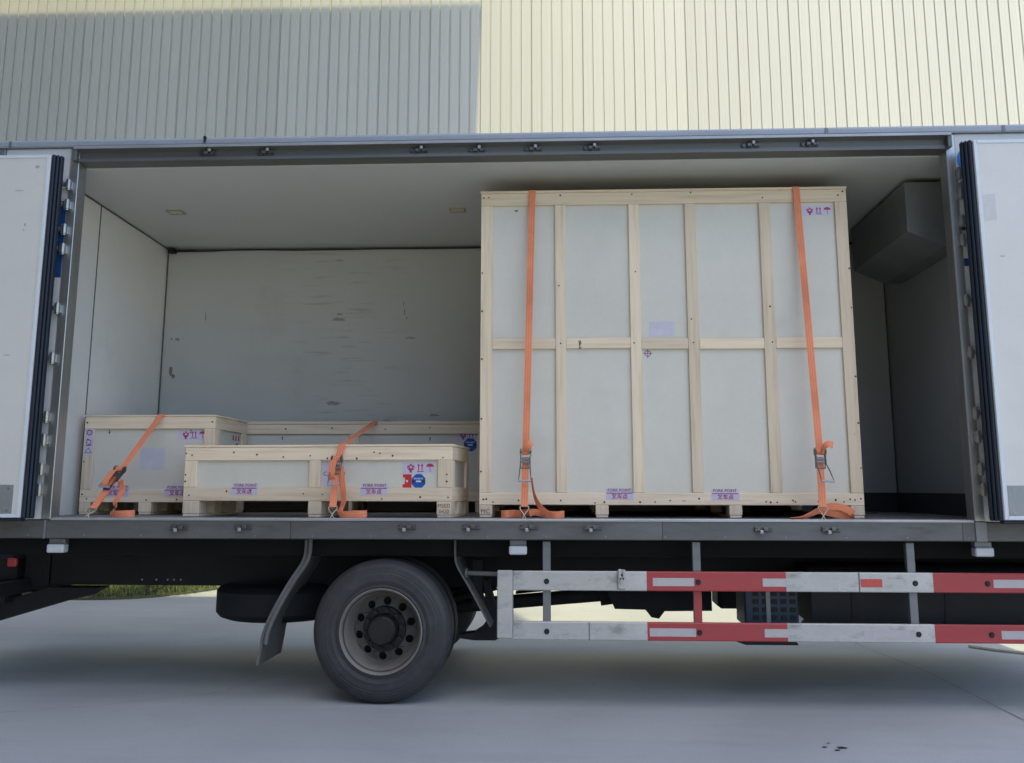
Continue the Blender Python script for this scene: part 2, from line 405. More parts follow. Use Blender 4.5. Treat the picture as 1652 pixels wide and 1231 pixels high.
def ring2d(bm, cx, cz, r0, r1, y, a0=0, a1=360, n=18):
    for i in range(n):
        p = [rad(a0+(a1-a0)*k/n) for k in (i, i+1)]
        flat(bm, [(cx+r0*math.cos(p[0]), cz+r0*math.sin(p[0])), (cx+r1*math.cos(p[0]), cz+r1*math.sin(p[0])),
                  (cx+r1*math.cos(p[1]), cz+r1*math.sin(p[1])), (cx+r0*math.cos(p[1]), cz+r0*math.sin(p[1]))], y)
def stroke(bm, x0, z0, x1, z1, w, y):
    d = Vector((x1-x0, z1-z0)); n = Vector((-d.y, d.x)).normalized()*w/2
    flat(bm, [(x0-n.x, z0-n.y), (x1-n.x, z1-n.y), (x1+n.x, z1+n.y), (x0+n.x, z0+n.y)], y)

# ================================================================== SETTING
def struct(name, bm, m, parent=None):
    o = obj(name, bm, m, parent); o['kind'] = 'structure'; return o
bm = BM()
N = 40
gx = [-300, -120, -60]+[-30+1.5*i for i in range(41)]+[60, 120, 300]
gy = [-300, -120, -60, -30, -15]+[-8+1.5*i for i in range(13)]+[14, 20, 40, 120, 300]
vv = [[bm.verts.new((x, y, 0)) for y in gy] for x in gx]
for i in range(len(gx)-1):
    for j in range(len(gy)-1): bm.faces.new((vv[i][j], vv[i+1][j], vv[i+1][j+1], vv[i][j+1]))
ground = struct('ground', bm, M['concrete'])
# slab joints in the yard
bm = BM()
jp = [(4.02, 9.9), (4.069, 2.688), (4.20, 1.471), (4.20, -.202), (4.23, -9)]
for (a, b), (c, d) in zip(jp, jp[1:]):
    vs = [bm.verts.new(p) for p in ((a-.0035, b, .004), (a+.0035, b, .004), (c+.0035, d, .004), (c-.0035, d, .004))]; bm.faces.new(vs)
obj('expansion_joint', bm, M['joint'], ground)
# hairline cracks
for k, cr in enumerate(([(-3.4, -.9), (-2.6, -.35), (-2.1, -.15), (-1.3, .35), (-.9, 1.3), (-.6, 3)],)):
    bm = BM(); rg = random.Random(40+k); pp = []
    for (a, b), (c, d) in zip(cr, cr[1:]):
        for q in range(8):
            u = q/8; pp.append((a+(c-a)*u+rg.gauss(0, .018), b+(d-b)*u+rg.gauss(0, .018)))
    for (a, b), (c, d) in zip(pp, pp[1:]):
        w = rg.uniform(.0012, .0032); dx, dy = d-b, a-c; L = math.hypot(dx, dy); dx, dy = dx/L*w, dy/L*w
        bm.faces.new([bm.verts.new(p) for p in ((a-dx, b-dy, .004), (a+dx, b+dy, .004), (c+dx, d+dy, .004), (c-dx, d-dy, .004))])
    obj('crack', bm, M['joint'], ground, kind='stuff')
# dark drips
for x, y, r_ in ((2.745, -.885, .012), (2.841, -.894, .022), (2.80, -.95, .014), (2.79, -.80, .008)):
    bm = BM(); bm.faces.new([bm.verts.new((x+r_*1.4*math.cos(6.283*i/11)*random.uniform(.7, 1.2), y+r_*math.sin(6.283*i/11)*random.uniform(.7, 1.2), .004)) for i in range(11)])
    obj('oil_spot', bm, M['black_ink'], ground)
# lawn at the foot of the warehouse
edge = smooth_pts([(-30, 5.9, 0), (-12, 5.95, 0), (-6.5, 5.98, 0), (-5.2, 6.02, 0), (-4.5, 6.2, 0), (-4.05, 6.75, 0), (-3.75, 7.6, 0), (-3.6, 8.6, 0), (-3.58, 9.9, 0)], 5)
bm = BM()
prism(bm, [(p.x, p.y) for p in edge]+[(-30, 9.9)], -.02, .03, 'Z')
lawn = struct('lawn', bm, M['soil'])
bm = BM(); rg = random.Random(3)
def edge_y(x):
    for a, b in zip(edge, edge[1:]):
        if a.x <= x <= b.x: return a.y+(b.y-a.y)*(x-a.x)/max(1e-6, b.x-a.x)
    return 9.9
cnt = 0
while cnt < 16000:
    x = -8.2+4.6*rg.random(); y = 6+3.9*rg.random()
    if y < edge_y(x)+.02: continue
    h = .05+.07*rg.random(); a = rg.random()*6.28; w = .006+.006*rg.random(); lx, ly = rg.gauss(0, .03), rg.gauss(0, .03)
    c, s = math.cos(a)*w, math.sin(a)*w
    bm.faces.new([bm.verts.new(p) for p in ((x-c, y-s, .028), (x+c, y+s, .028), (x+lx, y+ly, .028+h))]); cnt += 1
obj('grass', bm, M['grass'], None, kind='stuff')

# young tree on the lawn; only its stem shows under the truck
tr = thing('young_tree', 'thin bare-stemmed young tree forking low on the grass patch', 'tree', (-4.42, 6.45, .03), frame=(-4.42, 6.45, .03))
bm = BM(); rg = random.Random(9)
b0 = Vector((-4.42, 6.45, .01))
tube(bm, smooth_pts([b0, b0+Vector((.01, 0, .06)), b0+Vector((.03, .02, .4)), b0+Vector((-.12, 0, 1.0)), b0+Vector((-.02, 0, 1.8))], 4), .024, 8)
tube(bm, smooth_pts([b0+Vector((.0, 0, .03)), b0+Vector((.10, .05, .08)), b0+Vector((.24, .1, .16)), b0+Vector((.32, .1, .30)), b0+Vector((.5, .1, .9))], 4), .016, 7)
tube(bm, smooth_pts([b0+Vector((-.06, 0, .3)), b0+Vector((-.25, .1, .5)), b0+Vector((-.4, .1, .9))], 4), .012, 6)
obj('trunk', bm, M['bark'], tr, True)
bm = BM()
for i in range(900):
    p = b0+Vector((rg.gauss(0, .38), rg.gauss(0, .34), 1.35+rg.gauss(0, .33)))
    u = Vector((rg.gauss(0, 1), rg.gauss(0, 1), rg.gauss(0, .5))).normalized(); v = u.orthogonal().normalized()
    bm.faces.new([bm.verts.new(q) for q in (p-u*.045, p+v*.018, p+u*.045, p-v*.018)])
obj('crown', bm, M['leaf'], tr, kind='stuff')

# warehouse: corrugated cladding sheets fixed side by side
YW, PIT = 10.0, .191
wh = thing('warehouse', 'tall cream warehouse wall of ribbed metal cladding behind the truck', 'building', (0, YW, 0), frame=(0, YW, 0))
NR = 5; WPAN = PIT*NR
bm = BM()
prof = []
for k in range(NR):
    x = k*PIT
    prof += [(x+.004, 0), (x+.048, 0), (x+.050, -.0025), (x+.054, -.0025), (x+.056, 0), (x+.102, 0), (x+.104, -.0025), (x+.108, -.0025), (x+.110, 0),
             (x+.153, 0), (x+.157, .028), (x+.184, .028), (x+.188, 0)]
prof = [(.002, 0)]+prof+[(WPAN-.002, 0)]
back = [(WPAN-.002, .035), (.002, .035)]
prism(bm, [(x, YW+y) for x, y in prof+back], 0, 16.0, 'Z')
x0 = -.2-WPAN*24
p0 = obj('wall_panel', bm, M['wall'], wh)
b_c = ORG[p0.name].copy(); p0.location = Vector((x0+WPAN/2, b_c.y, 8))-ORG[wh.name]; ORG[p0.name] = Vector((x0+WPAN/2, b_c.y, 8))
for i in range(1, 46): cp(p0, (x0+WPAN*(i+.5), b_c.y, 8))
part('building_core', (x0-4, x0+WPAN*46+4, YW+.04, YW+18, 0, 16.1), M['shade_canopy'], wh, 0)
part('plinth', (x0, x0+WPAN*46, YW-.05, YW-.003, 0, .35), M['kerb'], wh, .004)

# flat slabs added overhead, out of view, to shade truck, ground and wall
def shade_canopy(label, poly, z, cols, th=.2):
    c = thing('added_shade_canopy', label, 'shade_canopy', (poly[0][0], poly[0][1], 0), frame=(poly[0][0], poly[0][1], 0))
    bm = BM(); prism(bm, poly, z, z+th, 'Z'); obj('shade_slab', bm, M['shade_canopy'], c)
    for x, y in cols: part('column', (x-.12, x+.12, y-.12, y+.12, 0, z-.003), M['shade_canopy'], c, .01)
    return c
shade_canopy('unseen slab on columns, added to shade the near side of the truck', [(-12, -8.8), (9.6, -8.8), (9.6, -4.9), (-12, -4.9)], 18.0,
       [(-11.7, -8.5), (9.3, -8.5), (-11.7, -5.2), (9.3, -5.2)])
shade_canopy('unseen slab added to cast the shadow on the left of the warehouse wall', [(-32, 4.9), (1.34, 4.9), (.31, 8.6), (-32, 8.6)], 14.0,
       [(-28, 5.2), (-14, 5.2), (-28, 8.3), (-14, 8.3)])
shade_canopy('unseen slab added to shade the ground beyond the rear half of the truck', [(-15, -5.2), (-1.0, -5.2), (-1.0, -2.2), (3.2, -2.2), (2.5, .4), (-15, .4)], 16.0,
       [(-14.6, -4.9), (-14.6, .1)])

# unseen blocks added behind and left of the camera to cut sky light
def blocker_hall(label, x0, x1, y0, y1, h, door_x):
    b = thing('added_blocker_hall', label, 'building', ((x0+x1)/2, (y0+y1)/2, 0), frame=((x0+x1)/2, (y0+y1)/2, 0))
    part('wall', (x0, x1, y0, y1, 0, h), M['blocker_hall'], b, .02)
    part('roof', (x0-.3, x1+.3, y0-.3, y1+.3, h+.003, h+.35), M['shade_canopy'], b, .02)
    return b
blocker_hall('unseen dark block added behind the camera to cut low sky light', -34, 2, -36, -19, 14, 0)
blocker_hall('unseen dark block added left of the truck to cut sky light', -30, -6.5, -16, -1.5, 15, 0)

# ================================================================== TRUCK
TX = (1.2, 1.2, 0)
truck = thing('box_truck', 'white box truck with its long side doors folded wide open', 'truck', TX, frame=TX)
XL, XR, ZF = -2.393, 4.055, 1.254
XE0, XE1 = -3.06, 5.6            # rear and front end of the box
XWL, XWR, YB, ZC0, ZC1 = -2.70, 4.38, 2.43, 3.888, 3.84
P = lambda name, args, m, bev=.002, **k: part(name, args, M[m], truck, bev, **k)

# side walls left and right of the opening, ends, back, roof, floor
P('side_wall', (-2.970, -2.464, .0, .075, 1.246, 4.016), 'body_white', .003)
P('side_wall', (4.124, XE1-.03, .0, .075, 1.246, 4.016), 'body_white', .003)
P('rear_wall', (XE0, XE0+.06, .08, 2.50, 1.246, 4.02), 'body_white', .003)
P('front_wall', (XE1-.06, XE1, .08, 2.50, 1.246, 4.02), 'body_white', .003)
P('far_wall', (XE0+.06, XE1-.06, 2.47, 2.53, 1.246, 4.02), 'body_white', .003)
P('roof', (XE0, XE1, .0, 2.53, 4.022, 4.06), 'body_white', .004)
P('corner_post', (XE0-.012, -2.972, -.014, .075, 1.245, 4.017), 'alu', .006)
# inner lining
o = P('back_liner', (XWL, XWR, YB, YB+.03, ZF, 3.95), 'scuffed', 0)
P('end_liner', (XWL-.06, XWL-.002, 1.005, YB, ZF, 3.95), 'lit_end', 0)
P('end_liner', (XWL-.06, XWL-.002, .121, .992, ZF, 3.95), 'lit_end', 0)
P('end_liner', (XWR+.002, XWR+.06, .121, YB, ZF, 3.95), 'shaded_end', 0)
P('liner_seam', (XWL-.05, XWL+.001, .990, 1.004, ZF, 3.94), 'seam', 0)
bm = BM()
for f in ([(XWL-.06, .121, ZC0), (XWR+.06, .121, ZC0), (XWR+.06, YB+.02, ZC1), (XWL-.06, YB+.02, ZC1)],):
    lo = [bm.verts.new(p) for p in f]; hi = [bm.verts.new((p[0], p[1], 3.96)) for p in f]
    bm.faces.new(lo); bm.faces.new(hi[::-1])
    for i in range(4): bm.faces.new((lo[i], hi[i], hi[(i+1) % 4], lo[(i+1) % 4]))
ceil = obj('ceiling_liner', bm, M['ceil'], truck)
zc = lambda y: ZC0+(ZC1-ZC0)*(y-.121)/(YB+.02-.121)
P('corner_trim', (XWL, XWR, YB-.014, YB-.001, ZC1-.022, ZC1-.006), 'seam', 0)
bm = BM(); tube(bm, [(XWL+.006, .13, zc(.13)-.004), (XWL+.006, YB-.02, zc(YB)-.004)], .007, 6); obj('corner_trim', bm, M['seam'], truck)
bm = BM(); tube(bm, [(XWL+.006, YB-.006, ZF), (XWL+.006, YB-.006, ZC1-.01)], .006, 6); obj('corner_trim', bm, M['seam'], truck)
bm = BM(); tube(bm, [(XWR-.006, YB-.006, ZF), (XWR-.006, YB-.006, ZC1-.01)], .006, 6); obj('corner_trim', bm, M['seam'], truck)
# cable clipped under the back edge of the ceiling with its gland box
bm = BM(); rg = random.Random(2)
tube(bm, smooth_pts([(XWL+.1+i*.3, YB-.03, ZC1-.022-.010*rg.random()) for i in range(24)], 3), .006, 6)
obj('cable', bm, M['black'], truck, True)
bm = BM(); box(bm, -2.67, -2.60, 2.34, 2.41, 3.785, 3.835, .006); cyl(bm, (-2.635, 2.34, 3.81), (-2.635, 2.315, 3.81), .018, 10); box(bm, -2.60, -2.40, 2.395, 2.42, 3.806, 3.822, .003)
obj('cable_bracket', bm, M['chassis'], truck)
bm = BM(); box(bm, -2.40, -2.20, 2.40, 2.42, 3.802, 3.812, .002); obj('cable_duct', bm, M['lip'], truck)
def blot(cx, cz, w, h, m, n=14):
    bm = BM(); flat(bm, [(cx+w*math.cos(6.283*i/n)*random.uniform(.6, 1.2), cz+h*math.sin(6.283*i/n)*random.uniform(.6, 1.2)) for i in range(n)], YB-.0008)
    obj('scuff', bm, M[m], truck)
for q in ((-2.60, 2.60, .022, .05, 'stain_red'), (-2.575, 2.55, .02, .03, 'stain_red'), (-2.28, 3.15, .007, .06, 'stain'), (-2.55, 2.92, .02, .022, 'stain'), (-2.61, 2.925, .015, .01, 'stain'),
          (-.30, 3.26, .006, .03, 'stain'), (-.285, 3.18, .009, .035, 'stain'), (-.265, 3.12, .007, .02, 'stain'), (-.94, 3.11, .075, .022, 'stain'), (-.93, 3.16, .045, .012, 'stain'), (-.95, 3.71, .04, .007, 'stain'), (-.96, 2.28, .10, .02, 'stain'), (-.22, 2.92, .05, .018, 'stain_pale'), (.02, 2.16, .06, .012, 'stain'), (-.42, 2.1, .09, .018, 'stain')):
    blot(*q)
P('floor', (XWL, XWR, .03, YB, ZF-.06, ZF), 'floorplate', .0)
P('kick_board', (3.0, XWR-.002, YB-.016, YB-.002, ZF+.001, 1.43), 'kick', .002)
P('kick_board', (XWR-.016, XWR-.002, .13, YB-.02, ZF+.001, 1.43), 'kick', .002)
# ceiling lamps, flush with the lining
def ceil_lamp(cx, cy):
    z = zc(cy); bm = BM()
    w, d = .070, .060
    for a in ((cx-w, cx+w, cy-d, cy-d+.012), (cx-w, cx+w, cy+d-.012, cy+d), (cx-w, cx-w+.012, cy-d+.012, cy+d-.012), (cx+w-.012, cx+w, cy-d+.012, cy+d-.012)):
        box(bm, *a, z-.010, z+.004)
    o = obj('ceiling_lamp', bm, M['light_frame'], truck)
    part('lens', (cx-w+.012, cx+w-.012, cy-d+.012, cy+d-.012, z-.006, z+.003), M['light_lens'], o, 0)
ceil_lamp(-2.13, 1.205); ceil_lamp(.357, 1.245)
# evaporator under the ceiling at the front end
bm = BM()
prism(bm, [(3.95, 3.835), (XWR-.004, 3.835), (XWR-.004, 3.32), (4.22, 3.32), (3.95, 3.44)], .56, 1.95, 'Y')
ev = obj('evaporator', bm, M['evap'], truck)
# door frame: jambs, header with rain lip, sill
P('jamb', (-2.462, XL, -.008, .12, 1.246, 4.012), 'steel', .004)
P('jamb', (XR, 4.122, -.008, .12, 1.246, 4.012), 'steel', .004)
bm = BM(); prism(bm, [(.0, 4.014), (-.062, 4.006), (-.066, 3.986), (-.058, 3.986), (-.054, 3.994), (-.006, 3.975), (-.006, 3.930), (-.022, 3.925), (-.022, 3.900), (.118, 3.897), (.118, 4.014)], -2.389, 4.051, 'X')
hd = obj('header', bm, M['header'], truck)
bm = BM(); prism(bm, [(-.066, 4.008), (-.070, 4.004), (-.070, 3.988), (-.066, 3.986)], -2.41, 4.08, 'X'); obj('rain_lip', bm, M['lip'], hd)
P('header_cap', (-2.425, -2.392, -.06, -.010, 3.90, 4.004), 'header', .004)
P('header_cap', (4.053, 4.084, -.06, -.010, 3.90, 4.004), 'header', .004)
# top rail along the roof edge, in three lengths
for a, b in ((XE0, -1.425), (-1.421, 3.2), (3.204, XE1)):
    bm = BM(); prism(bm, [(.0, 4.02), (-.020, 4.02), (-.026, 4.03), (-.026, 4.062), (-.012, 4.078), (.02, 4.088), (.08, 4.088), (.08, 4.062)], a, b, 'X')
    tr_ = obj('top_rail', bm, M['rail_paint'], truck)
for x in (-1.423, 3.202, -2.93, 4.47):
    P('rail_joiner', (x-.012, x+.012, -.031, -.0275, 4.02, 4.068), 'alu', .002)
for x in (-1.42,):
    bm = BM(); cyl(bm, (x, -.03, 4.07), (x, -.045, 4.07), .012, 10); box(bm, x-.005, x+.005, -.04, -.032, 4.04, 4.084); obj('rail_stud', bm, M['chassis'], truck)

SILLSEG = ((XE0, -2.43), (-2.427, -.66), (-.657, 1.94), (1.943, 3.97), (3.973, XE1))
for a, b in SILLSEG:
    bm = BM(); prism(bm, [(.0, 1.238), (.0, 1.118), (.012, 1.112), (.12, 1.112), (.12, 1.19), (.025, 1.19), (.025, 1.238)], a, b, 'X')
    obj('sill_rail', bm, M['sill'], truck)
bm = BM(); prism(bm, [(-.006, 1.240), (-.006, 1.252), (-.002, 1.257), (.10, 1.257), (.10, 1.2545), (.028, 1.2545), (.028, 1.240)], -2.39, 4.05, 'X')
obj('sill_edge_trim', bm, M['lip'], truck)
P('sill_cap', (-2.437, -2.421, -.010, -.001, 1.112, 1.242), 'alu', .002)
P('sill_cap', (4.055, 4.13, -.010, -.001, 1.112, 1.242), 'alu', .002)
# rivets along the sill
bm = BM(); rg = random.Random(5)
for x in [XE0+.1+i*.41 for i in range(21)]:
    cyl(bm, (x, .0, 1.135), (x, -.004, 1.135), .007, 8)
obj('rivets', bm, M['alu'], truck, kind='stuff')

# door-bolt keepers on header and sill
bm = BM()
box(bm, -.062, .062, -.012, 0, -.018, .018, .003)
box(bm, -.030, .006, -.040, -.012, -.014, .014, .006); box(bm, .018, .050, -.030, -.012, -.010, .012, .004)
cyl(bm, (-.052, -.012, 0), (-.052, -.022, 0), .010, 8); cyl(bm, (.054, -.030, .002), (.054, -.034, .002), .008, 8)
k0 = obj('bolt_keeper', bm, M['keeper'], truck, loc=(0, 0, 0))
top = [(-1.398, 3.962), (-.956, 3.959), (.205, 3.955), (.637, 3.950), (1.054, 3.951), (1.49, 3.953), (2.65, 3.953), (3.078, 3.955)]
bot = [(-1.453, 1.197), (-.995, 1.202), (.167, 1.204), (.615, 1.206), (1.022, 1.206), (1.464, 1.204), (2.629, 1.196), (3.087, 1.196)]
bm = BM(); box(bm, .006, .030, -.046, -.028, .004, .030, .005); bolt = obj('bolt', bm, M['lip'], k0)
first = True
for i, (x, z) in enumerate(top+bot):
    at = Vector((x, -.0065 if z > 2 else -.0005, z-.006))
    if first:
        k0.location = at-ORG[truck.name]; off = ORG[bolt.name].copy(); bolt.location = off; ORG[k0.name] = at; first = False
    else:
        c = k0.copy(); COL.objects.link(c); c.parent = truck; c.location = at-ORG[truck.name]
        d = bolt.copy(); COL.objects.link(d); d.parent = c; d.location = off
        if z < 2: c.rotation_euler = (0, math.pi, 0)

# painted marks left on the body behind the doors
def mark(name, poly, m, y=-.0025):
    bm = BM(); flat(bm, poly, y); return obj(name, bm, M[m], truck)
mark('painted_letter', [(-2.66, 3.60), (-2.466, 3.60), (-2.466, 3.01), (-2.60, 3.01), (-2.66, 3.2)], 'blue_mark')
mark('painted_dot', arcpoly(4.175, 3.82, .045, n=20, rz=.075), 'sky_mark')
mark('painted_letter', [(4.124, 3.40), (4.2, 3.40), (4.2, 3.30), (4.124, 3.29)], 'dark_mark')
mark('painted_letter', [(4.124, 3.085), (4.2, 3.085), (4.2, 3.03), (4.124, 3.03)], 'blue_mark')
mark('painted_letter', [(4.126, 3.60), (4.2, 3.64), (4.2, 3.70), (4.126, 3.64)], 'rim')

# hinges
def hinge(bm, s):
    cyl(bm, (0, 0, -.032), (0, 0, .032), .023, 16); cyl(bm, (0, 0, -.043), (0, 0, -.033), .018, 14); cyl(bm, (0, 0, .033), (0, 0, .043), .018, 14)
    cyl(bm, (s*.020, -.01, .004), (s*.062, -.016, .004), .015, 12); cyl(bm, (s*.030, -.012, .004), (s*.042, -.014, .004), .021, 12)
    box(bm, -.022, .022, .012, .034, -.030, .030, .003)
for side, zs in ((-1, [(-2.441, 3.714), (-2.440, 3.559), (-2.446, 3.367), (-2.446, 3.219), (-2.450, 2.768), (-2.455, 2.399), (-2.463, 1.97), (-2.468, 1.805), (-2.470, 1.598), (-2.472, 1.453)]),
                 (1, [(4.124, 3.707), (4.124, 3.554), (4.118, 3.351), (4.114, 3.21), (4.106, 2.773), (4.105, 2.403), (4.106, 1.979), (4.108, 1.818), (4.109, 1.598), (4.115, 1.46)])):
    bm = BM(); hinge(bm, side); h0 = obj('hinge', bm, M['hinge_steel'], truck, True, loc=(0, 0, 0))
    for i, (x, z) in enumerate(zs):
        at = Vector((x-side*-.004, -.036, z)); o = h0
        if i: o = h0.copy(); COL.objects.link(o); o.parent = truck
        o.location = at-ORG[truck.name]; o.rotation_euler = (0, 0, rad(random.uniform(-12, 12)))

# doors, folded back against the body
def door(x0, x1, s):
    """s=+1: hinge edge on the right (door left of the opening)"""
    bm = BM(); box(bm, x0, x1, -.205, -.12, 1.262, 3.895, .006)
    d = obj('side_door', bm, M['door_skin'], truck)
    # raised edge strip of the skin
    xe = x1 if s > 0 else x0
    w = .024
    part('edge_trim', (xe-w, xe-.002, -.211, -.2045, 1.264, 3.893) if s > 0 else (xe+.002, xe+w, -.211, -.2045, 1.264, 3.893), M['pale_print'], d, .002)
    part('edge_trim', (x0+w+.001, x1-w-.001, -.211, -.2045, 1.264, 1.288), M['pale_print'], d, .002)
    part('edge_trim', (x0+w+.001, x1-w-.001, -.211, -.2045, 3.869, 3.893), M['pale_print'], d, .002)
    bm = BM()     # ribbed rubber gasket round the hinge edge
    g0, g1 = (xe+.001, xe+.066) if s > 0 else (xe-.066, xe-.001)
    for a, b, y in ((0, .42, -.198), (.45, .74, -.188), (.77, 1, -.172)) if s > 0 else ((0, .23, -.172), (.26, .55, -.188), (.58, 1, -.198)):
        box(bm, g0+(g1-g0)*a, g0+(g1-g0)*b, y, -.125, 1.256, 3.90, .008)
    obj('gasket', bm, M['rubber'], d)
    bm = BM(); box(bm, x0, x1, -.19, -.13, 1.236, 1.2615, .004); obj('bottom_gasket', bm, M['rubber'], d)
    return d
dl = door(-3.40, -2.505, 1)
dr = door(4.165, 5.06, -1)
kp = part('kick_plate', (-3.36, -2.565, -.2085, -.2052, 1.285, 1.487), M['grey_plate'], dl, .001)
kp2 = part('kick_plate', (4.20, 5.02, -.2085, -.2052, 1.290, 1.487), M['grey_plate'], dr, .001)
for kpl, xs in ((kp, (-2.60, -2.9)), (kp2, (4.235, 4.5))):
    bm = BM()
    for x in xs:
        for z in (1.31, 1.462): cyl(bm, (x, -.2085, z), (x, -.212, z), .007, 8)
    obj('screws', bm, M['hinge_steel'], kpl, kind='stuff')

def smudge(parent, cx, cz, w, h, m='smudge'):
    bm = BM(); flat(bm, [(cx+w*math.cos(6.283*i/12)*random.uniform(.6, 1.1), cz+h*math.sin(6.283*i/12)*random.uniform(.6, 1.1)) for i in range(12)], -.2058)
    obj('smudge', bm, M[m], parent)
for q in ((-2.60, 3.80, .020, .012), (-2.655, 3.36, .008, .016), (-2.66, 3.32, .006, .008), (-2.72, 3.62, .05, .004), (-2.7, 2.4, .03, .004)): smudge(dl, *q)
for q in ((4.30, 3.05, .02, .005), (4.42, 2.3, .03, .004)): smudge(dr, *q)
bm = BM(); flat(bm, [(4.20, 3.30), (4.285, 3.31), (4.285, 3.50), (4.20, 3.49)], -.2058); obj('tape_residue', bm, M['residue'], dr)
# lamps under the sill
for cx, tilt in ((-2.365, 0), (.94, 0), (4.125, .12)):
    bm = BM(); box(bm, cx-.058, cx+.058, .06, .12, 1.072, 1.109, .004); o = obj('marker_lamp', bm, M['alu'], truck)
    bm = BM(); box(bm, cx-.062, cx+.062, .035, .115, 1.010, 1.071, .008); obj('lens', bm, M['lamp_clear'], o)

# ---------------- chassis
for y in (.80, 1.62):
    P('frame_rail', (-2.80, 5.6, y, y+.07, .715, .985), 'chassis', .006)
P('side_bearer', (-2.92, 5.55, .22, .25, .985, 1.1115), 'deep', .004)
for x in [-2.7+.62*i for i in range(14)]:
    P('cross_bearer', (x, x+.07, .254, 2.45, .988, 1.108), 'chassis', .004)
P('under_deck', (-2.9, 5.5, .13, 2.46, 1.112, 1.19), 'chassis', 0)
bm = BM(); rg = random.Random(4)
for x in (-2.044, -1.93, -1.84, -1.79, -1.735): cyl(bm, (x, .80, .758), (x, .793, .758), .007, 8)
obj('frame_bolts', bm, M['lip'], truck, kind='stuff')
bm = BM(); tube(bm, smooth_pts([(-.98, .45, 1.10), (-.97, .45, 1.04), (-.93, .46, 1.02), (-.9, .5, 1.0)], 4), .02, 8); obj('air_hose', bm, M['flap'], truck, True)
# spare tyre slung flat under the frame
bm = BM(); pr = [(.24, -.10), (.26, -.115), (.40, -.135), (.46, -.115), (.49, -.08), (.49, .08), (.46, .115), (.40, .135), (.26, .115), (.24, .10)]
lathe(bm, pr, (-.99, .98, .60), 48, 'Z'); sp = obj('spare_tyre', bm, M['black'], truck, True)
bm = BM(); cyl(bm, (-.99, .98, .63), (-.99, .98, .73), .05, 12); box(bm, -1.2, -.78, .95, 1.01, .70, .714); obj('spare_carrier', bm, M['chassis'], truck)
# rear underrun bar, tail lift folded below, lamp cluster
P('underrun_bar', (-3.02, -2.93, .12, 2.4, .66, .76), 'chassis', .01)
P('underrun_bracket', (-3.0, -2.78, .80, .87, .70, .95), 'chassis', .004)
P('tail_lift_housing', (-3.7, -2.96, .95, 2.4, .64, 1.10), 'deep', .02)
P('lift_motor', (-3.35, -3.02, .70, .94, .74, .95), 'chassis', .03)
bm = BM(); prism(bm, [(-3.75, .27), (-3.75, .42), (-2.75, .70), (-2.42, .70), (-2.35, .70), (-2.48, .63), (-2.62, .60)], .72, .92, 'Y'); obj('tail_lift_arm', bm, M['chassis'], truck)
bm = BM(); box(bm, -3.16, -3.03, .60, .86, .585, .72, .008); lc = obj('rear_lamp', bm, M['black'], truck)
bm = BM(); box(bm, -3.135, -3.055, .588, .5995, .60, .70, .008); obj('amber_lens', bm, M['lamp_amber'], lc)
bm = BM(); box(bm, -3.01, -2.94, .56, .60, .87, .935, .008); obj('red_marker', bm, M['lamp_red'], truck)
bm = BM(); box(bm, -3.115, -3.085, .575, .598, .73, .76, .004); obj('plate_lamp', bm, M['lamp_clear'], truck)

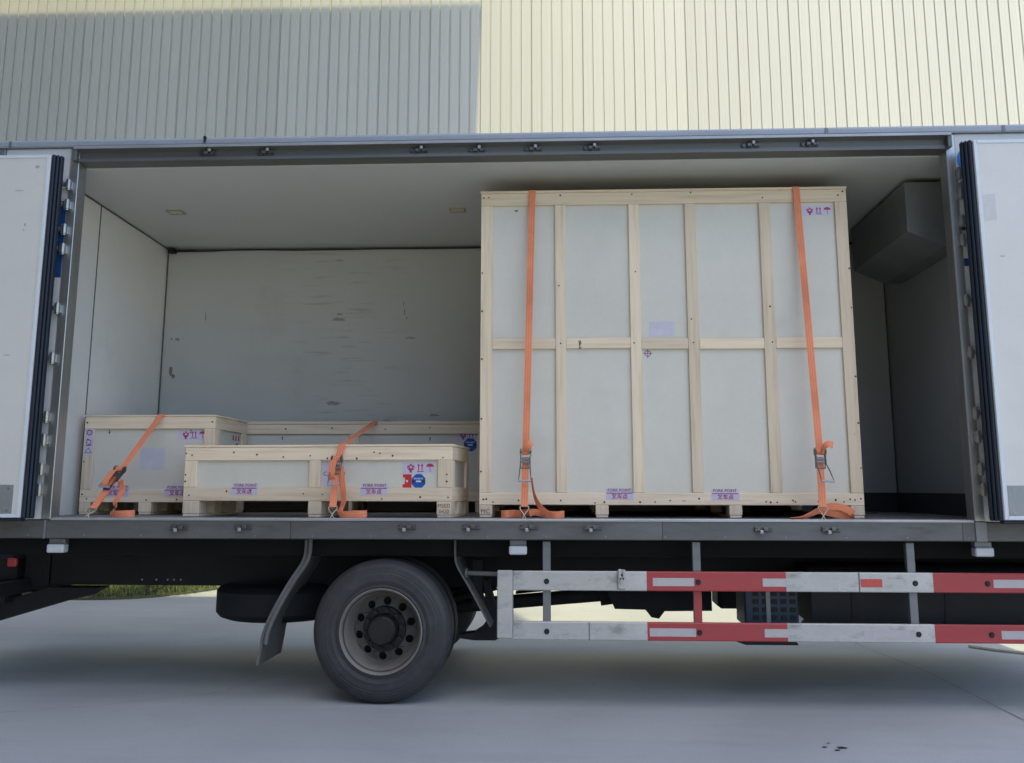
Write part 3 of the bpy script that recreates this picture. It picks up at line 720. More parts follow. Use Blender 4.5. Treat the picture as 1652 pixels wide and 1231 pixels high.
# ---------------- wheel pairs
def tyre_profile():
    p = [(.262, .02), (.285, .006), (.300, .000), (.318, .004), (.322, .000), (.345, -.007), (.352, -.005), (.372, -.008), (.392, -.007), (.397, -.004), (.410, -.004), (.414, 0),
         (.428, .002), (.431, .007), (.444, .010), (.456, .018), (.468, .030), (.477, .046)]
    tr_ = []
    ys = .060
    for g in range(4):
        tr_ += [(.484, ys), (.486, ys+.034), (.474, ys+.036), (.474, ys+.043)]; ys += .045
    p = p+[(.482, .052)]+tr_[:-2]
    W_ = .26
    p += [(.482, W_-.052), (.477, W_-.046), (.468, W_-.03), (.44, W_-.008), (.39, W_+.006), (.34, W_+.004), (.30, W_), (.285, W_-.006), (.262, W_-.02)]
    return p
WX, WZ = -.012, .487
def wheel(y0, outer, sgn=1, full=True):
    """sgn=+1 outer face towards -Y"""
    bm = BM(); lathe(bm, [(r, y*sgn) for r, y in tyre_profile()], (WX, y0, WZ), 96, 'Y')
    t = obj('wheel', bm, M['tyre'], truck, True, 28)
    bm = BM()
    dish = [(.264, .02), (.289, .004), (.2915, -.004), (.287, -.009), (.281, -.006), (.277, .004), (.268, .022), (.262, .030), (.252, .085), (.240, .145), (.226, .185), (.220, .200), (.262, .200), (.264, .1)]
    if not full: dish = [(r, y) for r, y in dish]
    lathe(bm, [(r, y*sgn) for r, y in dish], (WX, y0, WZ), 72, 'Y'); obj('rim', bm, M['rim'], t, True, 40)
    if outer:
        # wheel disc with ten hand holes, filled from a curve
        cu = bpy.data.curves.new('disc', 'CURVE'); cu.dimensions = '2D'; cu.fill_mode = 'BOTH'; cu.extrude = .005
        def circ(cx, cy, r, n):
            s = cu.splines.new('POLY'); s.points.add(n-1); s.use_cyclic_u = True
            for i in range(n): s.points[i].co = (cx+r*math.cos(6.28318*i/n), cy+r*math.sin(6.28318*i/n), 0, 1)
        circ(0, 0, .2245, 64); circ(0, 0, .11, 32)
        for i in range(10): a = rad(36*i+14); circ(.189*math.cos(a), .189*math.sin(a), .028, 20)
        oo = bpy.data.objects.new('disc', cu); COL.objects.link(oo)
        me = bpy.data.meshes.new_from_object(oo.evaluated_get(bpy.context.evaluated_depsgraph_get()))
        bm = BM(); bm.from_mesh(me); bpy.data.objects.remove(oo); bpy.data.curves.remove(cu); bpy.data.meshes.remove(me)
        for v in bm.verts:
            rr = math.hypot(v.co.x, v.co.y)
            v.co = Vector((WX+v.co.x, y0+sgn*(.192-.05*max(0, (.215-rr))/.12+v.co.z), WZ+v.co.y))
        obj('wheel_disc', bm, M['disc'], t)
        bm = BM(); Y = lambda d: y0+sgn*d
        cyl(bm, (WX, Y(.17), WZ), (WX, Y(.135), WZ), .156, 40, .150); cyl(bm, (WX, Y(.135), WZ), (WX, Y(.035), WZ), .108, 36, .098)
        cyl(bm, (WX, Y(.035), WZ), (WX, Y(.022), WZ), .098, 36, .086)
        for i in range(8):
            a = rad(45*i); cyl(bm, (WX+.080*math.cos(a), Y(.03), WZ+.080*math.sin(a)), (WX+.080*math.cos(a), Y(.017), WZ+.080*math.sin(a)), .010, 6)
        obj('hub', bm, M['hub'], t, True)
        bm = BM(); a = rad(9); cyl(bm, (WX+.128*math.cos(a), Y(.135), WZ+.128*math.sin(a)), (WX+.128*math.cos(a), Y(.098), WZ+.128*math.sin(a)), .0175, 6)
        cyl(bm, (WX+.128*math.cos(a), Y(.098), WZ+.128*math.sin(a)), (WX+.128*math.cos(a), Y(.090), WZ+.128*math.sin(a)), .010, 8)
        n0 = obj('wheel_nut', bm, M['hub'], t)
        for i in range(1, 10):
            a = rad(36*i+9); c = n0.copy(); COL.objects.link(c); c.parent = t
            c.location = Vector((WX+.128*math.cos(a), ORG[n0.name].y, WZ+.128*math.sin(a)))-ORG[t.name]
    return t
wheel(.045, True); wheel(.605, False, -1); wheel(1.93, False); wheel(2.49, False, -1)
bm = BM(); cyl(bm, (WX, .25, WZ), (WX, 2.3, WZ), .085, 16); cyl(bm, (WX, 1.1, WZ), (WX, 1.4, WZ), .19, 20)
lathe(bm, [(.245, 0), (.245, .10), (.10, .10), (.10, 0)], (WX, .30, WZ), 32); obj('rear_axle', bm, M['chassis'], truck, True)
for y in (.80, 1.62):
    bm = BM()
    for k in range(6):
        L = .75-.09*k
        tube(bm, smooth_pts([(WX-L, y+.03, .70-.02*k+.02), (WX-L*.5, y+.03, .63-.022*k), (WX, y+.03, .61-.024*k), (WX+L*.5, y+.03, .63-.022*k), (WX+L, y+.03, .70-.02*k+.02)], 3), .03, 4)
    obj('leaf_spring', bm, M['chassis'], truck)
# mudflap behind the wheel: hanging rubber sheet, kicked out to the rear at the bottom
bm = BM()
path = smooth_pts([(-.585, 0, 1.10), (-.60, 0, .96), (-.70, 0, .80), (-.80, 0, .62), (-.865, 0, .47), (-.885, 0, .35), (-.905, 0, .235)], 5)
ribbon(bm, [p+Vector((0, .44, 0)) for p in path], (0, 1, 0), .56, .02)
obj('mudflap', bm, M['flap'], truck, True, 50)
bm = BM(); tube(bm, [p+Vector((.03, .165, .005)) for p in path[:-6]], .016, 8); obj('mudflap_stay', bm, M['flap'], truck, True)
# bracket in front of the wheel
bm = BM()
ribbon(bm, smooth_pts([(.485, .42, 1.10), (.49, .42, .96), (.525, .42, .88), (.575, .42, .80), (.655, .42, .66), (.742, .42, .505)], 4), (0, 1, 0), .50, .012)
obj('front_mudflap', bm, M['flap'], truck, True, 50)
bm = BM()
prism(bm, [(.665, .80), (.70, .80), (.79, .50), (.79, .392), (.755, .372), (.60, .372), (.49, .386), (.49, .412), (.60, .425), (.655, .46), (.70, .52)], .46, .60, 'Y')
obj('step_bracket', bm, M['chassis'], truck)
bm = BM(); box(bm, .585, .66, .42, .47, .60, .95, .004); obj('flap_bracket', bm, M['chassis'], truck)
bm = BM(); tube(bm, [(.56, .20, .872), (.80, .16, .868)], .016, 10); cyl(bm, (.56, .185, .872), (.575, .185, .872), .034, 12); obj('flap_rod', bm, M['flap'], truck, True)

# driveline and boxes seen below the frame
bm = BM(); cyl(bm, (.15, 1.25, .50), (1.62, 1.25, .625), .055, 14); cyl(bm, (1.55, 1.25, .61), (1.66, 1.25, .625), .08, 14); obj('drive_shaft', bm, M['chassis'], truck, True)
bm = BM(); prism(bm, [(1.60, .72), (1.60, .66), (1.66, .53), (1.90, .525), (1.945, .468), (2.005, .458), (2.05, .515), (2.42, .52), (2.42, .72)], 1.05, 1.45, 'Y'); obj('gearbox', bm, M['chassis'], truck)
bm = BM(); prism(bm, [(.86, .62), (.86, .60), (1.5, .665), (1.6, .68), (1.6, .72)], 1.42, 1.5, 'Y'); obj('support_bar', bm, M['chassis'], truck)
bm = BM(); box(bm, 2.54, 2.92, .32, .66, .50, .80, .012); bx = obj('battery_box', bm, M['battery'], truck)
bm = BM()
for i in range(4):
    for j in range(5): box(bm, 2.60+.065*j, 2.64+.065*j, .312, .3195, .55+.055*i, .58+.055*i, .002)
obj('vent_slots', bm, M['chassis'], bx, kind='stuff')
P('battery_strap', (2.69, 2.72, .308, .3115, .50, .80), 'alu', .001)
bm = BM(); prism(bm, [(2.46, .408), (2.89, .402), (2.90, .384), (2.53, .384)], .28, .72, 'Y'); obj('battery_tray', bm, M['chassis'], truck)
bm = BM(); prism(bm, [(2.915, .56), (2.93, .58), (2.975, .545), (2.955, .525), (2.985, .42), (2.94, .42)], .42, .45, 'Y'); obj('splash_plate', bm, M['guard_white'], truck)
# fuel tank with bands
bm = BM(); prism(bm, [(y*.31+.66, z*.22+.70) for y, z in [(math.copysign(abs(math.cos(a))**.5, math.cos(a)), math.copysign(abs(math.sin(a))**.5, math.sin(a))) for a in [2*math.pi*i/28 for i in range(28)]]], 3.02, 4.95, 'X')
ft = obj('fuel_tank', bm, M['black'], truck, True)
for x in (3.3, 3.95, 4.6):
    bm = BM(); prism(bm, [(y*.316+.66, z*.226+.70) for y, z in [(math.copysign(abs(math.cos(a))**.5, math.cos(a)), math.copysign(abs(math.sin(a))**.5, math.sin(a))) for a in [2*math.pi*i/28 for i in range(28)]]], x, x+.05, 'X')
    obj('tank_band', bm, M['chassis'], ft, True)
bm = BM(); cyl(bm, (3.42, .352, .80), (3.42, .335, .80), .045, 18); obj('filler_cap', bm, M['hub'], ft, True)

# far-side box, plus a long block added to cut light under the truck
P('far_light_block', (2.62, 5.3, 2.02, 2.40, .42, .98), 'chassis', .03)
P('far_box', (1.66, 2.3, 1.9, 2.35, .525, .98), 'chassis', .02)
# ---------------- side guard
GX0, GX1 = .909, 5.3
for nm, (z0, z1), bands in (('guard_rail', (.772, .902), (1.827, 2.775, 3.760)), ('guard_rail', (.444, .564), (1.825, 2.770, 3.748))):
    xs = [GX0, *bands, 4.72, GX1]
    g = None
    for k in range(len(xs)-1):
        bm = BM(); m = M['guard_red'] if k % 2 else M['guard_white']
        a, b = xs[k], xs[k+1]
        prism(bm, [(.03, z0), (.026, z0+.006), (.026, z1-.006), (.03, z1), (.062, z1), (.062, z1-.004), (.034, z1-.004), (.034, z0+.004), (.062, z0+.004), (.062, z0)], a, b, 'X')
        if g is None:
            g = obj(nm, bm, m, truck)
        else: obj('rail_section', bm, m, g, label='red painted length of guard rail' if k % 2 else None)
    up_ = z0 > .7
    tapes = ([(1.157, 1.443, 'guard_white'), (1.869, 2.151, 'tape'), (2.616, 2.775, 'tape'), (2.776, 2.894, 'guard_white'), (3.276, 3.418, 'tape_red'), (3.42, 3.562, 'guard_white'), (4.159, 4.45, 'tape')] if up_ else
             [(1.156, 1.435, 'guard_white'), (1.841, 2.154, 'tape'), (2.615, 2.77, 'tape'), (2.771, 2.89, 'guard_white'), (3.277, 3.623, 'tape'), (4.185, 4.45, 'tape')])
    zc_ = (z0+z1)/2-.004
    for a, b, m in tapes:
        part('reflector', (a, b, .0238, .0262, zc_-.027, zc_+.027), M[m], g, 0)
    for x in (1.139, 2.178, 3.640, 4.12):
        bm = BM(); cyl(bm, (x, .026, zc_), (x, .016, zc_), .013, 6); cyl(bm, (x, .027, zc_), (x, .023, zc_), .019, 12); obj('bolt', bm, M['hub'], g)
    for x in (3.266,) if up_ else (1.43,):
        part('joint', (x-.003, x+.003, .0225, .0255, z0, z1), M['flap'], g, 0)
part('guard_end_post', (.797, .905, .022, .062, .452, .905), M['guard_white'], truck, .006)
P('guard_end_bead', (.9055, .9085, .026, .06, .455, .9), 'flap', 0)
for x, m in ((1.112, 'alu'), (2.150, 'alu'), (3.607, 'alu')):
    o = P('guard_post', (x, x+.055, .064, .115, .446, 1.10), m, .003)
P('guard_brace', (2.151, 2.204, .0632, .0638, .57, .77), 'guard_red', 0)
bm = BM(); box(bm, 1.628, 1.682, .004, .026, .785, .915, .005); box(bm, 1.632, 1.650, -.010, .004, .86, .92, .004); box(bm, 1.662, 1.678, -.010, .004, .86, .915, .004)
cyl(bm, (1.655, .004, .84), (1.655, -.012, .84), .013, 10)
lt = obj('guard_latch', bm, M['guard_white'], truck)
bm = BM(); box(bm, 1.640, 1.668, -.001, .0035, .872, .888); box(bm, 1.642, 1.652, -.001, .0035, .848, .860); box(bm, 1.660, 1.670, -.001, .0035, .848, .860); obj('latch_slots', bm, M['black'], lt)

# ================================================================== CRATES
def plank(name, a, ax, parent, bev=.003): return part(name, a, WOOD[ax], parent, bev)
def icons(parent, x, z, s, y, sticker=True):
    """fragile / this way up / keep dry, three red symbols in a row with spacing s"""
    bm = BM(); flat(bm, [(x-.9*s, z-.62*s), (x+2.42*s, z-.62*s), (x+2.42*s, z+.52*s), (x-.9*s, z+.52*s)], y+.0010)
    st = obj('handling_sticker', bm, M['sticker'], parent)
    bm = BM(); yy = y
    # hands around a fragile item
    for i in range(5):
        a = rad(90+72*i); flat(bm, arcpoly(x+.21*s*math.cos(a), z+.21*s*math.sin(a)+.03*s, .115*s, n=8), yy)
    ring2d(bm, x, z+.03*s, .30*s, .375*s, yy, 150, 390, 14); stroke(bm, x-.13*s, z-.46*s, x+.13*s, z-.46*s, .12*s, yy); stroke(bm, x, z-.46*s, x, z-.2*s, .16*s, yy)
    # arrows
    xc = x+s
    for d in (-.18, .18):
        stroke(bm, xc+d*s, z-.34*s, xc+d*s, z+.2*s, .10*s, yy); flat(bm, [(xc+d*s-.14*s, z+.14*s), (xc+d*s+.14*s, z+.14*s), (xc+d*s, z+.40*s)], yy)
    stroke(bm, xc-.36*s, z-.42*s, xc+.36*s, z-.42*s, .08*s, yy)
    # umbrella
    xc = x+2*s
    flat(bm, arcpoly(xc, z+.06*s, .40*s, 0, 180, 14, .32*s), yy); stroke(bm, xc, z+.06*s, xc, z-.40*s, .06*s, yy); stroke(bm, xc, z-.40*s, xc+.12*s, z-.40*s, .06*s, yy)
    obj('symbols', bm, M['red_ink'], st)
def fork_label(parent, x, z, w, y, top=True, step=.022):
    """FORK POINT sticker, its lower half on the bottom rail and its upper line on the recessed board"""
    h = w*.42
    bm = BM(); flat(bm, [(x-w*.5, z-h*.62), (x+w*.5, z-h*.62), (x+w*.5, z), (x-w*.5, z)], y-.0012)
    st = obj('fork_sticker', bm, M['sticker'], parent)
    bm = textbm('叉车点', w*.20, x, y-.0024, z-h*.50, bold=True); obj('lettering', bm, M['red_ink'], st)
    bm = BM(); stroke(bm, x-w*.47, z-.004, x+w*.47, z-.004, .006, y-.0022); obj('rule', bm, M['purple_ink'], st)
    bm = BM(); flat(bm, [(x-w*.5, z+.002), (x+w*.5, z+.002), (x+w*.5, z+h*.30), (x-w*.5, z+h*.30)], y+step-.0012)
    s2 = obj('fork_sticker', bm, M['sticker'], parent)
    bm = textbm('FORK POINT', w*.150, x, y+step-.0024, z+.008, sx=1.0, bold=True); obj('lettering', bm, M['purple_ink'], s2)
def octagon(parent, x, z, r, y):
    bm = BM(); flat(bm, [(x+r*1.06*math.cos(rad(22.5+45*i)), z+r*1.06*math.sin(rad(22.5+45*i))) for i in range(8)], y-.0012)
    o = obj('octagon_sticker', bm, M['blue_print'], parent)
    bm = BM(); stroke(bm, x-r*.38, z-.02*r, x+r*.38, z-.02*r, r*.2, y-.0024)
    for i in range(7): stroke(bm, x-r*.62+i*r*.2, z+r*.30, x-r*.62+i*r*.2, z+r*.48, r*.09, y-.0024)
    stroke(bm, x-r*.66, z+r*.30, x+r*.62, z+r*.30, r*.05, y-.0024)
    obj('lettering', bm, M['pale_print'], o)
    bm = BM(); flat(bm, [(x-r*.98, z+.13*r), (x-r*.98, z-.25*r), (x-r*.3, z-.12*r), (x+r*.3, z-.12*r), (x+r*.98, z-.25*r), (x+r*.98, z+.13*r)], y-.0018)
    obj('dark_band', bm, M['dark_mark'], o)
def nails(parent, pts, y=-.0):
    bm = BM()
    for x, z in pts: cyl(bm, (x, y, z), (x, y-.0015, z), random.uniform(.0055, .008), 7)
    obj('nail_heads', bm, M['nail'], parent, kind='stuff')

def crate(name, label, loc, rz, w, d, h, hf, posts, rail_t, rail_b, feet, mids=(), cap=.018, group=None, mid_piece=None, side_posts=None, t=.022):
    """w,d,h outer size; hf height of the foot blocks; posts: front uprights (x0,x1); rail_t/rail_b depth of top and bottom rails"""
    c = thing(name, label, 'crate', loc, rz, group)
    # board walls, set back behind the frame
    part('front_board', (.004, w-.004, t, t+.012, hf+.003, h-cap), M['ply'], c, 0)
    part('back_board', (.004, w-.004, d-t-.012, d-t, hf+.003, h-cap), M['ply'], c, 0)
    part('side_board', (t, t+.012, t+.013, d-t-.013, hf+.003, h-cap), M['ply'], c, 0)
    part('side_board', (w-t-.012, w-t, t+.013, d-t-.013, hf+.003, h-cap), M['ply'], c, 0)
    # front and back frames
    for ya, yb in ((0, t-.001), (d-t+.001, d)):
        f = ya == 0
        plank('rail', (0, w, ya, yb, h-cap-rail_t, h-cap-.001), 0, c); plank('rail', (0, w, ya, yb, hf, hf+rail_b), 0, c)
        for a, b in posts: plank('post', (a, b, ya, yb, hf+rail_b+.001, h-cap-rail_t-.001), 2, c)
        if mids and f:
            for z0, z1 in mids:
                for (a, b), (e, g) in zip(posts, posts[1:]):
                    jz = random.uniform(-.006, .006); plank('cross_rail', (b+.001, e-.001, ya, yb, z0+jz, z1+jz), 0, c)
    # side frames between them
    pw = .09
    for xa, xb in ((0, t-.001), (w-t+.001, w)):
        plank('side_rail', (xa, xb, t+.001, d-t-.001, h-cap-rail_t, h-cap-.001), 1, c)
        plank('side_rail', (xa, xb, t+.001, d-t-.001, hf, hf+rail_b), 1, c)
        sp_ = side_posts or [(t+.001, t+pw), (d-t-pw, d-t-.001)]
        for a, b in sp_: plank('side_post', (xa, xb, a, b, hf+rail_b+.001, h-cap-rail_t-.001), 2, c)
    # lid of boards running along the crate
    nb = max(4, round(d/.14)); 
    for i in range(nb):
        plank('lid_board', (-.008, w+.006, -.006+(d+.012)*i/nb+.001, -.006+(d+.012)*(i+1)/nb-.001, h-cap, h), 0, c, .003)
    plank('floor_board', (.0, w, t+.014, d-t-.014, hf-.002, hf+.012), 0, c, 0)
    # runners: blocks on a skid
    for a, b in feet:
        plank('skid', (a+.004, b-.004, .004, d-.004, .001, .019), 1, c)
        n = 3; bl = min(.14, d*.2)
        for k in range(n):
            y0 = (d-bl)*k/(n-1)
            plank('foot_block', (a, b, y0, y0+bl, .020, hf-.001 if k in (0, n-1) else hf-.003), 2, c, .004)
    return c

# the tall crate
AX, AY, AW, AH = .640, .36, 2.795, 2.491
A = crate('tall_crate', 'tallest crate, framed in pine with a dozen white board fields, under two straps', (AX, AY, ZF+.001), rad(0), AW, 1.98, AH, .092,
          [(0, .09), (.57, .65), (1.135, 1.217), (1.565, 1.648), (2.130, 2.215), (2.705, 2.795)], .098, .087,
          [(.0, .095), (.855, .95), (1.825, 1.918), (2.695, 2.795)], mids=((1.247, 1.328),), cap=.020)
icons(A, 2.52, 2.31, .066, .0205)
fork_label(A, 1.032, .181, .20, 0, step=.022); fork_label(A, 1.80, .178, .20, 0, step=.022)
bm = BM(); flat(bm, [(1.278, 1.345), (1.468, 1.345), (1.468, 1.455), (1.278, 1.455)], .0208); obj('faded_sticker', bm, M['faded'], A)
bm = BM(); ring2d(bm, 1.262, 1.212, .019, .024, .0205); stroke(bm, 1.227, 1.212, 1.297, 1.212, .005, .0202); stroke(bm, 1.262, 1.177, 1.262, 1.247, .005, .0199)
obj('gravity_mark', bm, M['purple_ink'], A)
bm = BM(); rg = random.Random(1)
for q in ((.745, 1.312, .752, 1.268), (.757, 1.312, .757, 1.285), (.748, 1.300, .764, 1.300), (.750, 1.288, .764, 1.288), (.746, 1.275, .760, 1.280)): stroke(bm, *q, .005, -.0012)
ring2d(bm, .755, 1.256, .004, .009, -.0012)
obj('pencil_mark', bm, M['black_ink'], A)
bm = textbm('MC', .045, .045, -.0015, .03); obj('stamp', bm, M['brown_ink'], A)
rg = random.Random(11)
pts = []
for x in (.02, .06, .61, 1.175, 1.605, 2.17, 2.74, 2.77): pts += [(x+rg.uniform(-.012, .012), 2.44+rg.uniform(-.03, .02)), (x+rg.uniform(-.012, .012), .135+rg.uniform(-.025, .02))]
for i in range(14): pts.append((rg.uniform(.1, 2.7), .105+rg.uniform(0, .03)))
for x in (.012, 2.785):
    for z in (.4, .75, 1.1, 1.5, 1.9): pts.append((x, z+rg.uniform(-.08, .08)))
for x in (.61, 1.175, 1.605, 2.17):
    for z in (1.29, 1.6+rg.uniform(-.2, .4)): pts.append((x+rg.uniform(-.02, .02), z))
nails(A, pts)
nails(A, [(.262, 2.335), (.276, 2.336)], .0215)

# the long low crate at the front, set slightly askew
ang = rad(-5.5)
D = crate('low_crate', 'long low crate at the front edge, with red and blue stickers on its white boards', (-1.606, .412, ZF+.001), ang, 2.067, .66, .530, .117,
          [(.0, .098), (.985, 1.072), (1.962, 2.065)], .098, .098, [(.0, .132), (.985, 1.086), (1.957, 2.065)], cap=.016)
icons(D, 1.755, .362, .072, .0205)
octagon(D, 1.815, .262, .052, .0215)
bm = BM(); flat(bm, [(1.695, .210), (1.762, .210), (1.762, .312), (1.697, .312), (1.697, .289), (1.712, .289), (1.712, .272), (1.730, .272), (1.730, .268), (1.712, .268), (1.712, .240), (1.695, .240)], .0203)
rp = obj('red_sticker', bm, M['red_print'], D); bm = BM(); flat(bm, arcpoly(1.729, .262, .008, n=10), .0190); obj('white_spot', bm, M['pale_print'], rp)
fork_label(D, .485, .214, .205, 0, step=.022); fork_label(D, 1.485, .214, .205, 0, step=.022)
bm = textbm('C.', .042, 1.105, .0205, .303); obj('lettering', bm, M['black_ink'], D)
bm = textbm('4', .042, 1.247, .0205, .303); obj('lettering', bm, M['black_ink'], D)
bm = BM(); flat(bm, [(1.078, .225), (1.245, .225), (1.245, .400), (1.078, .400)], .0210); obj('faded_sticker', bm, M['sticker'], D)
bm = textbm('MSED', .040, 2.012, -.0015, .073, sx=.95); obj('stamp', bm, M['brown_ink'], D)
bm = textbm('0420', .040, 2.012, -.0015, .032, sx=.95); obj('stamp', bm, M['brown_ink'], D)
rg = random.Random(21); pts = []
for x in (.02, .05, .4, .56, .78, 1.01, 1.12, 1.17, 1.36, 1.46, 1.51, 1.64, 2.0): pts.append((x+rg.uniform(-.02, .02), .455+rg.uniform(-.03, .035)))
for x in (.03, .36, .55, .95, 1.1, 1.56, 1.82, 2.03): pts.append((x+rg.uniform(-.02, .02), .14+rg.uniform(-.008, .06)))
for z in (.26, .31): pts += [(.012, z), (2.03, z)]
nails(D, pts)

# the taller crate at the rear end of the box
B = crate('square_crate', 'mid-height crate in the left corner with recycling marks printed on its post', (-2.632, .862, ZF+.001), 0, 1.082, .80, .797, .098,
          [(.0, .088), (.994, 1.082)], .098, .100, [(.0, .095), (.488, .592), (.988, 1.082)], cap=.014)
icons(B, .835, .640, .068, .0205)
fork_label(B, .295, .198, .21, 0, step=.022); fork_label(B, .80, .198, .21, 0, step=.022)
bm = BM(); flat(bm, [(.47, .36), (.67, .36), (.67, .53), (.47, .53)], .0210); obj('faded_sticker', bm, M['faded'], B)
bm = BM(); flat(bm, [(.012, .47), (.078, .47), (.078, .685), (.012, .685)], -.0012); st = obj('recycling_sticker', bm, M['sticker'], B)
bm = BM(); ring2d(bm, .045, .655, .014, .019, -.0024); obj('symbol', bm, M['purple_ink'], st)
bm = BM(); ring2d(bm, .045, .655, .022, .026, -.0027, 0, 360, 7); obj('symbol', bm, M['purple_ink'], st)
bm = BM()
for a0 in (0, 120, 240): ring2d(bm, .045, .577, .015, .022, -.0024, a0+10, a0+115, 6)
stroke(bm, .020, .552, .070, .552, .008, -.0024); obj('symbol', bm, M['purple_ink'], st)
tri = [(.017, .492), (.073, .492), (.045, .532)]; bm = BM()
for (a, b), (c, d) in zip(tri, tri[1:]+tri[:1]): stroke(bm, a, b, c, d, .005, -.0024)
obj('symbol', bm, M['purple_ink'], st)
rg = random.Random(31)
nails(B, [(.02, .735), (.035, .60), (.015, .42), (.02, .16), (.06, .125), (.55, .115), (.30, .13), (1.055, .74), (1.045, .15), (.8, .12)])
nails(B, [(.20, .655), (.20, .672), (.875, .672), (.875, .655)], .0215)
# printed symbols on its right-hand side board
def side_flat(bm, poly, x): bm.faces.new([bm.verts.new((x, a, b)) for a, b in poly])
for yv in (.50, .57, .64):
    bm = BM(); side_flat(bm, [(yv-.018, .615), (yv+.018, .615), (yv+.012, .66), (yv-.012, .66)], 1.0615)
    obj('symbol', bm, M['red_ink'], B)
bm = BM(); side_flat(bm, [(.60+.045*math.cos(rad(22.5+45*i)), .555+.045*math.sin(rad(22.5+45*i))) for i in range(8)], 1.0615); obj('octagon_sticker', bm, M['blue_print'], B)

# the long crate against the back wall
Cc = crate('long_crate', 'long crate against the back wall, mostly hidden behind the low front crate', (-1.90, 1.72, ZF+.001), 0, 2.495, .66, .80, .098,
           [(.0, .09), (1.26, 1.35), (2.405, 2.495)], .086, .10, [(.0, .095), (1.2, 1.3), (2.39, 2.49)], cap=.026)
icons(Cc, 2.275, .675, .070, .0205)
octagon(Cc, 2.34, .592, .058, .0215)
nails(Cc, [(.68, .735), (1.1, .74), (1.58, .73), (1.98, .745)])
nails(Cc, [(.65, .66), (.647, .645), (1.98, .65), (1.98, .635)], .0215)

